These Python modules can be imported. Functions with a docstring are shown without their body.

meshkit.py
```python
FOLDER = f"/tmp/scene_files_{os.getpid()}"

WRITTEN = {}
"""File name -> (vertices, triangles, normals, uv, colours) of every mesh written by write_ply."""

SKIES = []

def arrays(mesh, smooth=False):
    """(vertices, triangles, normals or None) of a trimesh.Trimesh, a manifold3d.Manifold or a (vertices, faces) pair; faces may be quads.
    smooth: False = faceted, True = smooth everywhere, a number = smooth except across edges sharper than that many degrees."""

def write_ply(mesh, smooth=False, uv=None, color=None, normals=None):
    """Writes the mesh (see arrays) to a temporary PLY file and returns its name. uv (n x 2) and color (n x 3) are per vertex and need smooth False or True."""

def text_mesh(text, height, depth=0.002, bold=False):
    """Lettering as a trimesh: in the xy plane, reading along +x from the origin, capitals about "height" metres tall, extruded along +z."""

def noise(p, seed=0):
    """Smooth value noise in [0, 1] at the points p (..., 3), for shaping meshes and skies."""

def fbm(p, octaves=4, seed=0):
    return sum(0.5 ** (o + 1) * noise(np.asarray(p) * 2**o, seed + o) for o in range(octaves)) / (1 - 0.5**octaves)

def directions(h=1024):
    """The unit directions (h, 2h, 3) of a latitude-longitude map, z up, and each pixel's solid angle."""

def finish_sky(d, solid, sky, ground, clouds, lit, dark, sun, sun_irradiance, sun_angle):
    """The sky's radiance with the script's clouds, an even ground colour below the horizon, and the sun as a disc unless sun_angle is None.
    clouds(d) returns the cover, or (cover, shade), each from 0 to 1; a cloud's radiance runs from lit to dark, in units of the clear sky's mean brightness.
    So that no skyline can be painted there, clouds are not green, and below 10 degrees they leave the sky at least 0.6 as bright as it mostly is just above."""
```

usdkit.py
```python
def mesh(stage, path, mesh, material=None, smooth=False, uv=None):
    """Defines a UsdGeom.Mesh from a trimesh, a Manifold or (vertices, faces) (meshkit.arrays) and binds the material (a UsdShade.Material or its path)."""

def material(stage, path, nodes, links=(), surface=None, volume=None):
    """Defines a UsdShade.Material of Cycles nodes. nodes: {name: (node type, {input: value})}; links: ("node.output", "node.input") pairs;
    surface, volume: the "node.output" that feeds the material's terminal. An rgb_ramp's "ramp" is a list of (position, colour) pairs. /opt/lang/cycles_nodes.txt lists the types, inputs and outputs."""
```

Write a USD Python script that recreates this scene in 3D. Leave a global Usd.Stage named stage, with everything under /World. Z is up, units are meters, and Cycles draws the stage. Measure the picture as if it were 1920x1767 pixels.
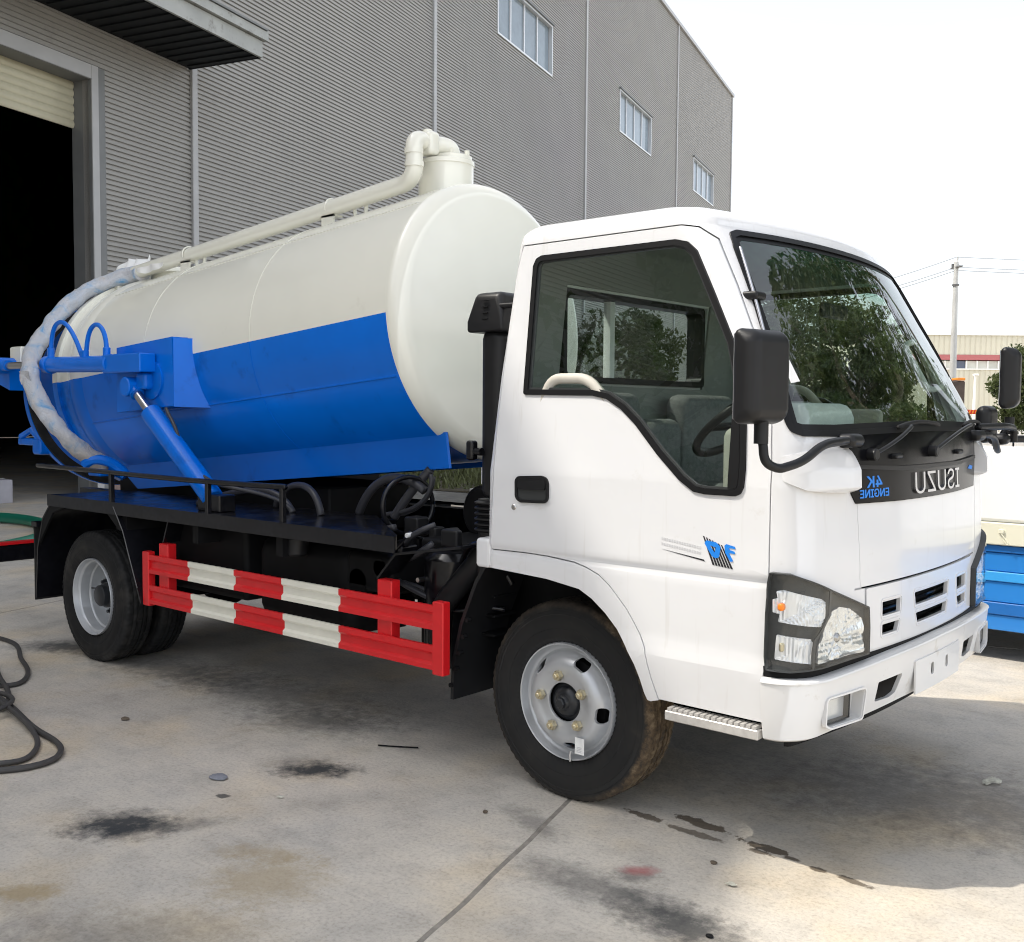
import math, random
import numpy as np, trimesh, manifold3d as m3
from shapely.geometry import Polygon, LineString, Point
from shapely.ops import unary_union
from pxr import Usd, UsdGeom, UsdShade, UsdLux, Gf, Sdf
import usdkit, meshkit

stage = Usd.Stage.CreateInMemory()
UsdGeom.SetStageUpAxis(stage, 'Z'); UsdGeom.SetStageMetersPerUnit(stage, 1.0)
stage.DefinePrim('/World', 'Xform'); stage.DefinePrim('/World/Looks', 'Scope')
rng = np.random.default_rng(7); random.seed(7)
PI = math.pi

# ------------------------------------------------------------------ camera, sky, sun, exposure
CAM = np.array([2.37373, -3.90528, 1.48035]); YAW, PITCH, ROLL, FPX = 2.27783, -0.057769, 0.0073269, 1947.43
F_ = np.array([math.cos(PITCH)*math.cos(YAW), math.cos(PITCH)*math.sin(YAW), math.sin(PITCH)])
R0 = np.array([math.sin(YAW), -math.cos(YAW), 0.0]); U0 = np.cross(R0, F_)
R_ = math.cos(ROLL)*R0 + math.sin(ROLL)*U0; U_ = -math.sin(ROLL)*R0 + math.cos(ROLL)*U0
cam = UsdGeom.Camera.Define(stage, '/World/camera')
M = Gf.Matrix4d(*R_, 0, *U_, 0, *(-F_), 0, *CAM, 1)
cam.AddTransformOp().Set(M)
cam.CreateHorizontalApertureAttr(36.0); cam.CreateVerticalApertureAttr(36.0*942/1024)
cam.CreateFocalLengthAttr(36.0*FPX/1920.0)
cam.CreateClippingRangeAttr(Gf.Vec2f(0.05, 3000))
EXPOSURE = 1.08
cam.CreateExposureAttr(EXPOSURE)

SUN_EL = math.radians(55.45)
TO_SUN = np.array([-0.76, -0.65, 0.0]); TO_SUN /= np.linalg.norm(TO_SUN)
SUN_ROT = math.atan2(TO_SUN[0], TO_SUN[1])
sky = UsdLux.DomeLight.Define(stage, '/World/sky')
sky.GetPrim().SetCustomDataByKey('kind', 'structure')
skm = usdkit.material(stage, '/World/Looks/sky_air', {
    'sky': ('sky_texture', {'sky_type': 'single_scattering', 'sun_disc': False, 'sun_elevation': SUN_EL, 'sun_rotation': SUN_ROT,
                            'altitude': 50.0, 'air_density': 1.0, 'aerosol_density': 2.2, 'ozone_density': 1.0}),
    'pale': ('hsv', {'saturation': 0.30, 'value': 1.0, 'fac': 1.0}),
    'bg': ('background_shader', {'strength': 0.15})},
    [('sky.color', 'pale.color'), ('pale.color', 'bg.color')], surface='bg.background')
UsdShade.MaterialBindingAPI.Apply(sky.GetPrim()).Bind(skm)
sun = UsdLux.DistantLight.Define(stage, '/World/sun')
sun.CreateNormalizeAttr(True); sun.CreateIntensityAttr(0.5); sun.CreateAngleAttr(0.55); sun.CreateColorAttr(Gf.Vec3f(1.0, 0.94, 0.84))
_s = np.array([TO_SUN[0]*math.cos(SUN_EL), TO_SUN[1]*math.cos(SUN_EL), math.sin(SUN_EL)])
_x = np.cross([0, 0, 1.0], _s); _x /= np.linalg.norm(_x); _y = np.cross(_s, _x)
sun.AddTransformOp().Set(Gf.Matrix4d(*_x, 0, *_y, 0, *_s, 0, 0, 0, 60, 1))

# ------------------------------------------------------------------ naming and tagging helpers
_used = {}
def numbered(parent, name):
    k = (parent, name); n = _used.get(k, 0); _used[k] = n + 1
    return f'{parent}/{name}' + (f'_{n:03d}' if n else '')
def tag(p, label=None, cat=None, group=None, kind=None):
    for k, v in (('label', label), ('category', cat), ('group', group), ('kind', kind)):
        if v: p.SetCustomDataByKey(k, v)
    return p
LOC = {}
def thing(name, loc=(0, 0, 0), label=None, cat=None, group=None, kind=None):
    path = numbered('/World', name); x = UsdGeom.Xform.Define(stage, path); x.AddTranslateOp().Set(Gf.Vec3d(*map(float, loc)))
    LOC[path] = np.array(loc, float); tag(x.GetPrim(), label, cat, group, kind); return x.GetPrim()
def to_tm(m):
    v, f, _ = meshkit.arrays(m); return trimesh.Trimesh(v, f, process=False)
def cat_(ms): return trimesh.util.concatenate([to_tm(m) for m in ms])
def part(name, mesh, mat, parent=None, smooth=30, label=None, cat=None, group=None, kind=None):
    """mesh in world coordinates; one Mesh prim under parent (or /World)"""
    if isinstance(mesh, list): mesh = cat_(mesh)
    mesh = to_tm(mesh)
    pp = str(parent.GetPath()) if parent is not None else '/World'
    path = numbered(pp, name); off = LOC.get(pp, np.zeros(3)); LOC[path] = off
    mesh.vertices = mesh.vertices - off
    m = usdkit.mesh(stage, path, mesh, mat, smooth=smooth)
    tag(m.GetPrim(), label, cat, group, kind); return m.GetPrim()
def group_part(name, parent, label=None):
    pp = str(parent.GetPath()); path = numbered(pp, name); x = UsdGeom.Xform.Define(stage, path); LOC[path] = LOC[pp]
    tag(x.GetPrim(), label); return x.GetPrim()

# ------------------------------------------------------------------ shape helpers
def mani(tm):
    tm = to_tm(tm); return m3.Manifold(m3.Mesh(np.asarray(tm.vertices, np.float32), np.asarray(tm.faces, np.uint32)))
def box(lo, hi, bevel=0.0):
    lo, hi = np.minimum(lo, hi).astype(float), np.maximum(lo, hi).astype(float)
    if bevel <= 0:
        return trimesh.creation.box(extents=hi-lo, transform=trimesh.transformations.translation_matrix((lo+hi)/2))
    b = min(bevel, 0.45*float((hi-lo).min())); pts = []
    for sx in (0, 1):
        for sy in (0, 1):
            for sz in (0, 1):
                c = np.array([hi[0] if sx else lo[0], hi[1] if sy else lo[1], hi[2] if sz else lo[2]])
                d = np.array([-1 if sx else 1, -1 if sy else 1, -1 if sz else 1])*b
                for k in range(3):
                    q = c + d; q[k] = c[k]; pts.append(q)
    return to_tm(m3.Manifold.hull_points(np.array(pts, np.float64)))
def rbox(lo, hi, r, seg=12):
    lo, hi = np.minimum(lo, hi).astype(float), np.maximum(lo, hi).astype(float); r = min(r, 0.49*float((hi-lo).min()))
    s = m3.Manifold.sphere(r, seg); ms = []
    for x in (lo[0]+r, hi[0]-r):
        for y in (lo[1]+r, hi[1]-r):
            for z in (lo[2]+r, hi[2]-r): ms.append(s.translate((x, y, z)))
    return m3.Manifold.batch_hull(ms)
def frame_of(a, b):
    d = np.asarray(b, float)-np.asarray(a, float); L = np.linalg.norm(d); d = d/L
    u = np.cross(d, [0, 0, 1.0]) if abs(d[2]) < .9 else np.cross(d, [1.0, 0, 0]); u /= np.linalg.norm(u); return d, u, np.cross(d, u), L
def cyl(a, b, r, r2=None, seg=24, bevel=0.0):
    d, u, w, L = frame_of(a, b); r2 = r if r2 is None else r2
    prof = [(0, 0), (r-bevel, 0), (r, bevel), (r2, L-bevel), (r2-bevel, L), (0, L)] if bevel else [(0, 0), (r, 0), (r2, L), (0, L)]
    return lathe(prof, a, d, u, w, seg)
def lathe(prof, org, d, u=None, w=None, seg=48):
    """prof: (radius, distance along d) closed from axis to axis or a closed loop"""
    d = np.asarray(d, float)/np.linalg.norm(d)
    if u is None:
        u = np.cross(d, [0, 0, 1.0]) if abs(d[2]) < .9 else np.cross(d, [1.0, 0, 0]); u /= np.linalg.norm(u)
    w = np.cross(d, u); th = np.linspace(0, 2*PI, seg, endpoint=False)
    prof = np.array(prof, float); n = len(prof); V = []
    for r, h in prof:
        V.append(np.asarray(org) + d*h + r*(np.cos(th)[:, None]*u + np.sin(th)[:, None]*w))
    V = np.concatenate(V); Fc = []
    for i in range(n-1):
        for j in range(seg):
            a, b = i*seg+j, i*seg+(j+1) % seg; c2, e = a+seg, b+seg
            if prof[i][0] > 1e-9: Fc.append((a, b, e) if prof[i+1][0] > 1e-9 else (a, b, c2))
            if prof[i+1][0] > 1e-9: Fc.append((a, e, c2))
    tm = trimesh.Trimesh(V, np.array(Fc), process=False); tm.merge_vertices(); tm.update_faces(tm.nondegenerate_faces())
    if tm.volume < 0: tm.invert()
    return tm
def spline(P, n):
    P = np.asarray(P, float); t = np.r_[0, np.cumsum(np.linalg.norm(np.diff(P, axis=0), axis=1))]
    from scipy.interpolate import PchipInterpolator, CubicSpline
    return CubicSpline(t, P)(np.linspace(0, t[-1], n)) if len(P) > 2 else np.linspace(P[0], P[-1], n)
def tube(P, r, seg=12, n=None, radii=None, closed=False):
    P = np.asarray(P, float)
    if n: P = spline(P, n)
    k = len(P); T = np.gradient(P, axis=0); T /= np.linalg.norm(T, axis=1)[:, None]
    u = np.cross(T[0], [0, 0, 1.0])
    if np.linalg.norm(u) < .1: u = np.cross(T[0], [1.0, 0, 0])
    u /= np.linalg.norm(u); V = []; th = np.linspace(0, 2*PI, seg, endpoint=False)
    for i in range(k):
        u = u - T[i]*(u@T[i]); u /= np.linalg.norm(u); w = np.cross(T[i], u)
        rr = (np.full(seg, r) if radii is None else np.asarray(radii[i])*np.ones(seg))
        V.append(P[i] + rr[:, None]*(np.cos(th)[:, None]*u + np.sin(th)[:, None]*w))
    V = np.concatenate(V + [P[:1], P[-1:]]); Fc = []
    for i in range(k-1):
        for j in range(seg):
            a, b = i*seg+j, i*seg+(j+1) % seg; Fc += [(a, b, b+seg), (a, b+seg, a+seg)]
    for j in range(seg):
        Fc += [(k*seg, (j+1) % seg, j), (k*seg+1, (k-1)*seg+j, (k-1)*seg+(j+1) % seg)]
    return trimesh.Trimesh(V, np.array(Fc), process=False)
def fillet(P, r, n=6):
    """polyline with rounded corners"""
    P = [np.asarray(p, float) for p in P]; out = [P[0]]
    for a, b, c in zip(P, P[1:], P[2:]):
        d1, d2 = a-b, c-b; l1, l2 = np.linalg.norm(d1), np.linalg.norm(d2); q = min(r, .48*l1, .48*l2)
        s, e = b+d1/l1*q, b+d2/l2*q
        for t in np.linspace(0, 1, n): out.append((1-t)**2*s + 2*t*(1-t)*b + t*t*e)
    return np.array(out+[P[-1]])
def warp(poly, fn, h0, h1, edge=0.03, seg=None):
    """polygon in (u, v) extruded from h0 to h1, refined, mapped by fn(u, v, h) -> xyz; returns a Manifold"""
    polys = [poly] if isinstance(poly, Polygon) else list(poly.geoms)
    ct = []
    for p in polys:
        p = p.simplify(1e-5); ct.append(np.array(p.exterior.coords)[:-1]); ct += [np.array(i.coords)[:-1] for i in p.interiors]
    cs = m3.CrossSection([np.ascontiguousarray(c) for c in ct], m3.FillRule.EvenOdd)
    s = cs.extrude(1.0).refine_to_length(edge) if False else None
    mm = cs.extrude(h1-h0)
    if edge: mm = mm.refine_to_length(edge)
    def f(V):
        V = np.asarray(V, float); return fn(V[:, 0], V[:, 1], V[:, 2]+h0)
    return mm.warp_batch(f)
def rpoly(P, r=0.0):
    p = Polygon(P)
    if not p.is_valid: p = p.buffer(0)
    return p.buffer(-r, join_style=1).buffer(r, join_style=1, quad_segs=6) if r else p
def prism(poly, axis, a, b):
    """polygon prism; axis 'y': poly in (x, z); 'x': (y, z); 'z': (x, y)"""
    if axis == 'y': fn = lambda u, v, h: np.stack([u, -h, v], 1)
    elif axis == 'x': fn = lambda u, v, h: np.stack([h, u, v], 1)
    else: fn = lambda u, v, h: np.stack([u, v, h], 1)
    if axis == 'y': a, b = -b, -a
    return warp(poly if not isinstance(poly, (list, np.ndarray)) else rpoly(poly), fn, a, b, edge=None)

# ------------------------------------------------------------------ materials
def mat(name, color, rough=0.5, metal=0.0, spec=0.5, coat=0.0, vary=0.0, scale=3.0, dirt=None, bump=0.0, bscale=40.0, rvar=0.0, extra=None):
    nodes = {'p': ('principled_bsdf', {'base_color': color, 'roughness': rough, 'metallic': metal, 'specular_ior_level': spec, 'coat_weight': coat, 'coat_roughness': 0.06})}
    links = []
    if vary or bump or dirt or rvar:
        nodes['g'] = ('geometry', {})
    if vary or dirt:
        c = np.array(color); nodes['n'] = ('noise_texture', {'scale': scale, 'detail': 6.0, 'roughness': .6})
        links += [('g.position', 'n.vector')]
        lo, hi = np.clip(c*(1-vary), 0, 1), np.clip(c*(1+vary), 0, 1)
        nodes['r'] = ('rgb_ramp', {'ramp': [(.3, tuple(lo)), (.7, tuple(hi))]}); links += [('n.fac', 'r.fac')]; last = 'r.color'
        if dirt:
            dc, lo_, hi_, dsc = dirt
            nodes['n2'] = ('noise_texture', {'scale': dsc, 'detail': 8.0, 'roughness': .65}); links += [('g.position', 'n2.vector')]
            nodes['m2'] = ('map_range', {'from_min': lo_, 'from_max': hi_, 'to_min': 0.0, 'to_max': 1.0, 'clamp': True}); links += [('n2.fac', 'm2.value')]
            nodes['x2'] = ('mix', {'color2': dc}); links += [('m2.result', 'x2.fac'), (last, 'x2.color1')]; last = 'x2.color'
        links += [(last, 'p.base_color')]
    if rvar:
        nodes['n3'] = ('noise_texture', {'scale': 7.0, 'detail': 5.0}); links += [('g.position', 'n3.vector')]
        nodes['m3'] = ('map_range', {'from_min': .3, 'from_max': .7, 'to_min': max(.02, rough-rvar), 'to_max': min(1, rough+rvar)}); links += [('n3.fac', 'm3.value'), ('m3.result', 'p.roughness')]
    if bump:
        nodes['nb'] = ('noise_texture', {'scale': bscale, 'detail': 4.0}); nodes['b'] = ('bump', {'strength': 1.0, 'distance': bump})
        links += [('g.position', 'nb.vector'), ('nb.fac', 'b.height'), ('b.normal', 'p.normal')]
    return usdkit.material(stage, '/World/Looks/'+name, nodes, links, surface='p.BSDF')

Mt = {}
Mt['mount_white'] = mat('cab_white_paint', (.685, .685, .69), .32, coat=.5, vary=.025, scale=2.5, dirt=((.55, .52, .46), .66, .85, 5.0))
Mt['cab_white'] = usdkit.material(stage, '/World/Looks/cab_paint', {
    'g': ('geometry', {}), 'n': ('noise_texture', {'scale': 2.5, 'detail': 5.0}), 'r': ('rgb_ramp', {'ramp': [(.3, (.665, .665, .672)), (.7, (.70, .70, .702))]}),
    'mp': ('mapping', {'mapping_type': 'point', 'scale': (26.0, 26.0, 1.1)}), 'st': ('noise_texture', {'scale': 1.0, 'detail': 6.0, 'roughness': .6}), 'sm': ('map_range', {'from_min': .60, 'from_max': .78, 'to_min': 0.0, 'to_max': .38, 'clamp': True}), 'x1': ('mix', {'color2': (.46, .43, .38)}),
    'd': ('noise_texture', {'scale': 7.0, 'detail': 9.0, 'roughness': .7}), 'dm': ('map_range', {'from_min': .62, 'from_max': .80, 'to_min': 0.0, 'to_max': .5, 'clamp': True}), 'x2': ('mix', {'color2': (.50, .47, .41)}),
    'xyz': ('separate_xyz', {}), 'lo': ('map_range', {'from_min': .95, 'from_max': .48, 'to_min': 0.0, 'to_max': .22, 'clamp': True}), 'dn': ('math', {'math_type': 'multiply'}), 'x3': ('mix', {'color2': (.42, .38, .32)}),
    'wv': ('noise_texture', {'scale': 1.6, 'detail': 1.0}), 'bp': ('bump', {'strength': .6, 'distance': .006}),
    'p': ('principled_bsdf', {'roughness': .27, 'coat_weight': .5, 'coat_roughness': .05})},
    [('g.position', 'n.vector'), ('n.fac', 'r.fac'), ('g.position', 'mp.vector'), ('mp.vector', 'st.vector'), ('st.fac', 'sm.value'), ('sm.result', 'x1.fac'), ('r.color', 'x1.color1'), ('g.position', 'd.vector'), ('d.fac', 'dm.value'), ('dm.result', 'x2.fac'), ('x1.color', 'x2.color1'),
     ('g.position', 'xyz.vector'), ('xyz.z', 'lo.value'), ('lo.result', 'dn.value1'), ('d.fac', 'dn.value2'), ('dn.value', 'x3.fac'), ('x2.color', 'x3.color1'), ('x3.color', 'p.base_color'), ('g.position', 'wv.vector'), ('wv.fac', 'bp.height'), ('bp.normal', 'p.normal')], surface='p.BSDF')
Mt['flap_white'] = mat('bumper_white_paint', (.68, .675, .665), .38, coat=.35, vary=.03, scale=3, dirt=((.42, .37, .30), .60, .80, 9.0))
Mt['cream'] = mat('cream_tank_paint', (.775, .762, .668), .30, coat=.6, vary=.025, scale=1.6, bump=.004, bscale=1.1, dirt=((.60, .57, .48), .68, .86, 2.2))
Mt['blue'] = mat('blue_tank_paint', (.0003, .138, .62), .24, spec=.28, coat=.06, vary=.08, scale=2.2, dirt=((.001, .06, .30), .58, .8, 4.0), bump=.004, bscale=1.1)
Mt['black'] = mat('black_gloss_paint', (.0035, .0035, .0045), .22, spec=.4, coat=.15, vary=.3, scale=6, rvar=.08)
Mt['black_dull'] = mat('black_dull_paint', (.0035, .0035, .004), .6, vary=.5, scale=9, spec=.2)
Mt['plastic'] = mat('black_plastic', (.0075, .0075, .0082), .40, spec=.35, vary=.2, scale=20, bump=.0003, bscale=600)
Mt['rubber'] = mat('black_rubber', (.0095, .0095, .0098), .62, vary=.3, scale=12, spec=.25, dirt=((.035, .032, .028), .50, .75, 6.0))
Mt['seal'] = mat('rubber_seal', (.0035, .0035, .004), .45, spec=.3)
Mt['red'] = mat('red_paint', (.60, .010, .014), .34, coat=.2, vary=.08, scale=8)
Mt['stripe'] = mat('cream_stripe_paint', (.74, .72, .62), .36, coat=.2, vary=.05, scale=8)
Mt['rim'] = mat('silver_wheel_paint', (.50, .51, .52), .36, metal=.55, vary=.06, scale=10)
Mt['chrome'] = mat('chrome', (.58, .58, .60), .2, metal=1.0)
Mt['steel'] = mat('bright_steel', (.60, .59, .57), .22, metal=1.0)
Mt['brass'] = mat('zinc_nut', (.62, .55, .38), .30, metal=.85)
Mt['hub'] = mat('hub_black', (.012, .013, .015), .35)
Mt['nose'] = mat('nose_gloss_black', (.002, .002, .0025), .2, spec=.15)
Mt['strip_dark'] = mat('edge_strip', (.12, .12, .12), .5)
Mt['step'] = mat('step_metal', (.50, .48, .45), .45, metal=.3, vary=.15, scale=25)
Mt['reflector'] = mat('lamp_reflector', (.88, .88, .90), .22, metal=.55)
Mt['beam'] = mat('beam_reflector', (.88, .88, .88), .12, metal=.75)
Mt['amber'] = mat('amber_bulb', (.85, .22, .02), .25)
Mt['lamp_dark'] = mat('lamp_housing', (.032, .034, .034), .35)
Mt['interior'] = mat('grey_trim', (.20, .20, .19), .7, vary=.1, scale=20)
Mt['headliner'] = mat('headliner_grey', (.27, .27, .255), .9)
Mt['pillar_trim'] = mat('pillar_trim', (.62, .62, .60), .6)
Mt['dash'] = mat('dash_grey', (.62, .63, .62), .6, vary=.06, scale=20)
Mt['fabric'] = mat('seat_fabric', (.20, .20, .20), .9, vary=.2, scale=50)
Mt['cream_trim'] = mat('beige_trim', (.50, .47, .41), .6)
Mt['alu_trim'] = mat('alu_trim', (.78, .78, .77), .4)
Mt['paper'] = mat('paper_white', (.80, .80, .78), .7)
Mt['blue_sticker'] = mat('blue_sticker', (.01, .20, .68), .4)
Mt['black_sticker'] = mat('black_sticker', (.012, .012, .014), .4)
Mt['grey_sticker'] = mat('grey_sticker', (.55, .55, .56), .4)
def glass(name, tint, ior, mn=0.0):
    return usdkit.material(stage, '/World/Looks/'+name, {
        't': ('transparent_bsdf', {'color': tint}), 'g': ('glossy_bsdf', {'color': (1, 1, 1), 'roughness': 0.0}),
        'f': ('fresnel', {'IOR': ior}), 'm': ('mix_closure', {}), 'gb': ('geometry', {}), 'nb': ('math', {'math_type': 'subtract', 'value1': 1.0}), 'fb': ('math', {'math_type': 'multiply'})},
        [('gb.backfacing', 'nb.value2'), ('f.fac', 'fb.value1'), ('nb.value', 'fb.value2'), ('fb.value', 'm.fac'), ('t.BSDF', 'm.closure1'), ('g.BSDF', 'm.closure2')], surface='m.closure')
Mt['glass'] = glass('window_glass', (.85, .89, .87), 1.95)
Mt['lens'] = glass('clear_lens', (.93, .94, .94), 1.5)
def visor_glass():
    return usdkit.material(stage, '/World/Looks/windscreen_glass', {
        'ge': ('geometry', {}), 'xyz': ('separate_xyz', {}),
        'mr': ('map_range', {'from_min': 1.90, 'from_max': 2.10, 'to_min': 0.0, 'to_max': 1.0, 'clamp': True}),
        'mx': ('mix', {'color1': (.86, .91, .88), 'color2': (.22, .62, .52)}),
        't': ('transparent_bsdf', {}), 'g': ('glossy_bsdf', {'color': (1, 1, 1), 'roughness': 0.0}),
        'f': ('fresnel', {'IOR': 2.0}), 'm': ('mix_closure', {}), 'nb': ('math', {'math_type': 'subtract', 'value1': 1.0}), 'fb': ('math', {'math_type': 'multiply'})},
        [('ge.position', 'xyz.vector'), ('xyz.z', 'mr.value'), ('mr.result', 'mx.fac'), ('mx.color', 't.color'),
         ('ge.backfacing', 'nb.value2'), ('f.fac', 'fb.value1'), ('nb.value', 'fb.value2'), ('fb.value', 'm.fac'), ('t.BSDF', 'm.closure1'), ('g.BSDF', 'm.closure2')], surface='m.closure')
Mt['windscreen'] = visor_glass()
# ------------------------------------------------------------------ the yard: concrete slabs
WO = np.array([-13.9754, 4.4861]); WD = np.array([-0.28719, 0.95788]); WN = np.array([0.95788, 0.28719])
def wp(s, off, z):
    p = WO + WD*s + WN*off; return np.array([p[0], p[1], z])
def wmap(u, v, h):      # u along the wall, v up, h off the wall
    u, v, h = np.broadcast_arrays(np.asarray(u, float), np.asarray(v, float), np.asarray(h, float))
    return np.stack([WO[0]+WD[0]*u+WN[0]*h, WO[1]+WD[1]*u+WN[1]*h, v], -1)
def wbox(s0, s1, z0, z1, o0, o1, bevel=0):
    m = box((s0, z0, o0), (s1, z1, o1), bevel); m.vertices = wmap(m.vertices[:, 0], m.vertices[:, 1], m.vertices[:, 2]); return m

def concrete(name, base, stains):
    nodes = {'g': ('geometry', {}), 'p': ('principled_bsdf', {'roughness': .82, 'specular_ior_level': .35}),
             'big': ('noise_texture', {'scale': .55, 'detail': 5.0, 'roughness': .6, 'distortion': .6}),
             'mid': ('noise_texture', {'scale': 4.5, 'detail': 8.0, 'roughness': .7}),
             'tint': ('noise_texture', {'scale': 1.3, 'detail': 4.0, 'roughness': .55}),
             'fine': ('noise_texture', {'scale': 70.0, 'detail': 4.0, 'roughness': .7}),
             'stm': ('mapping', {'mapping_type': 'point', 'rotation': (0, 0, -.35), 'scale': (1.2, 14.0, 1.0)}),
             'str': ('noise_texture', {'scale': 1.6, 'detail': 6.0, 'roughness': .65})}
    b = np.array(base); L = [('g.position', k+'.vector') for k in ('big', 'mid', 'tint', 'fine', 'stm')] + [('stm.vector', 'str.vector')]
    nodes['rb'] = ('rgb_ramp', {'ramp': [(.28, tuple(b*.78)), (.5, tuple(b)), (.74, tuple(b*1.2))]}); L += [('big.fac', 'rb.fac')]
    nodes['rt'] = ('rgb_ramp', {'ramp': [(.3, (.92, .95, 1.0)), (.5, (1, 1, 1)), (.70, (1.12, 1.0, .80))]}); L += [('tint.fac', 'rt.fac')]
    nodes['x1'] = ('mix', {'mix_type': 'multiply', 'fac': .8}); L += [('rb.color', 'x1.color1'), ('rt.color', 'x1.color2')]
    nodes['rm'] = ('rgb_ramp', {'ramp': [(.30, (.56, .56, .57)), (.5, (1, 1, 1)), (.72, (1.22, 1.2, 1.15))]}); L += [('mid.fac', 'rm.fac')]
    nodes['x2'] = ('mix', {'mix_type': 'multiply', 'fac': .5}); L += [('x1.color', 'x2.color1'), ('rm.color', 'x2.color2')]
    nodes['rs'] = ('rgb_ramp', {'ramp': [(.3, (.80, .80, .82)), (.55, (1, 1, 1)), (.75, (1.1, 1.09, 1.06))]}); L += [('str.fac', 'rs.fac')]
    nodes['x3'] = ('mix', {'mix_type': 'multiply', 'fac': .3}); L += [('x2.color', 'x3.color1'), ('rs.color', 'x3.color2')]
    nodes['rf'] = ('rgb_ramp', {'ramp': [(.3, (.72, .71, .70)), (.5, (1, 1, 1)), (.75, (1.12, 1.12, 1.12))]}); L += [('fine.fac', 'rf.fac')]
    nodes['x4'] = ('mix', {'mix_type': 'multiply', 'fac': .85}); L += [('x3.color', 'x4.color1'), ('rf.color', 'x4.color2')]
    # scattered dirt specks
    nodes['sp'] = ('noise_texture', {'scale': 14.0, 'detail': 9.0, 'roughness': .8}); L += [('g.position', 'sp.vector')]
    nodes['spm'] = ('map_range', {'from_min': .625, 'from_max': .70, 'to_min': 0.0, 'to_max': .75, 'clamp': True}); L += [('sp.fac', 'spm.value')]
    nodes['x5'] = ('mix', {'color2': (.10, .085, .065)}); L += [('spm.result', 'x5.fac'), ('x4.color', 'x5.color1')]
    last = 'x5.color'
    nodes['sn'] = ('noise_texture', {'scale': 15.0, 'detail': 8.0, 'roughness': .72}); L += [('g.position', 'sn.vector')]
    wet = None
    for i, (x, y, rx, ry, rot, col, strength, edge, amt) in enumerate(stains):
        k = f's{i}'
        nodes[k+'m'] = ('mapping', {'mapping_type': 'texture', 'location': (x, y, 0), 'rotation': (0, 0, math.radians(rot)), 'scale': (rx, ry, 1.0)})
        nodes[k+'l'] = ('vector_math', {'math_type': 'length'})
        nodes[k+'a'] = ('math', {'math_type': 'multiply_add', 'value2': amt*2.3, 'value3': -1.15*amt})
        nodes[k+'s'] = ('math', {'math_type': 'add'})
        nodes[k+'r'] = ('map_range', {'from_min': 1.0+edge*.75, 'from_max': 1.0-edge*.75, 'to_min': 0.0, 'to_max': strength, 'clamp': True})
        nodes[k+'x'] = ('mix', {'color2': col})
        L += [('g.position', k+'m.vector'), (k+'m.vector', k+'l.vector1'), ('sn.fac', k+'a.value1'), (k+'l.value', k+'s.value1'), (k+'a.value', k+'s.value2'),
              (k+'s.value', k+'r.value'), (k+'r.result', k+'x.fac'), (last, k+'x.color1')]
        last = k+'x.color'
    nodes['bh'] = ('math', {'math_type': 'multiply_add', 'value2': 2.0}); nodes['b'] = ('bump', {'strength': .8, 'distance': .004})
    L += [('mid.fac', 'bh.value1'), ('fine.fac', 'bh.value3'), ('bh.value', 'b.height'), ('b.normal', 'p.normal'), (last, 'p.base_color')]
    return usdkit.material(stage, '/World/Looks/'+name, nodes, L, surface='p.BSDF')
DK = (.026, .030, .034); WT = (.075, .055, .035); TN = (.30, .23, .12)
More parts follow.
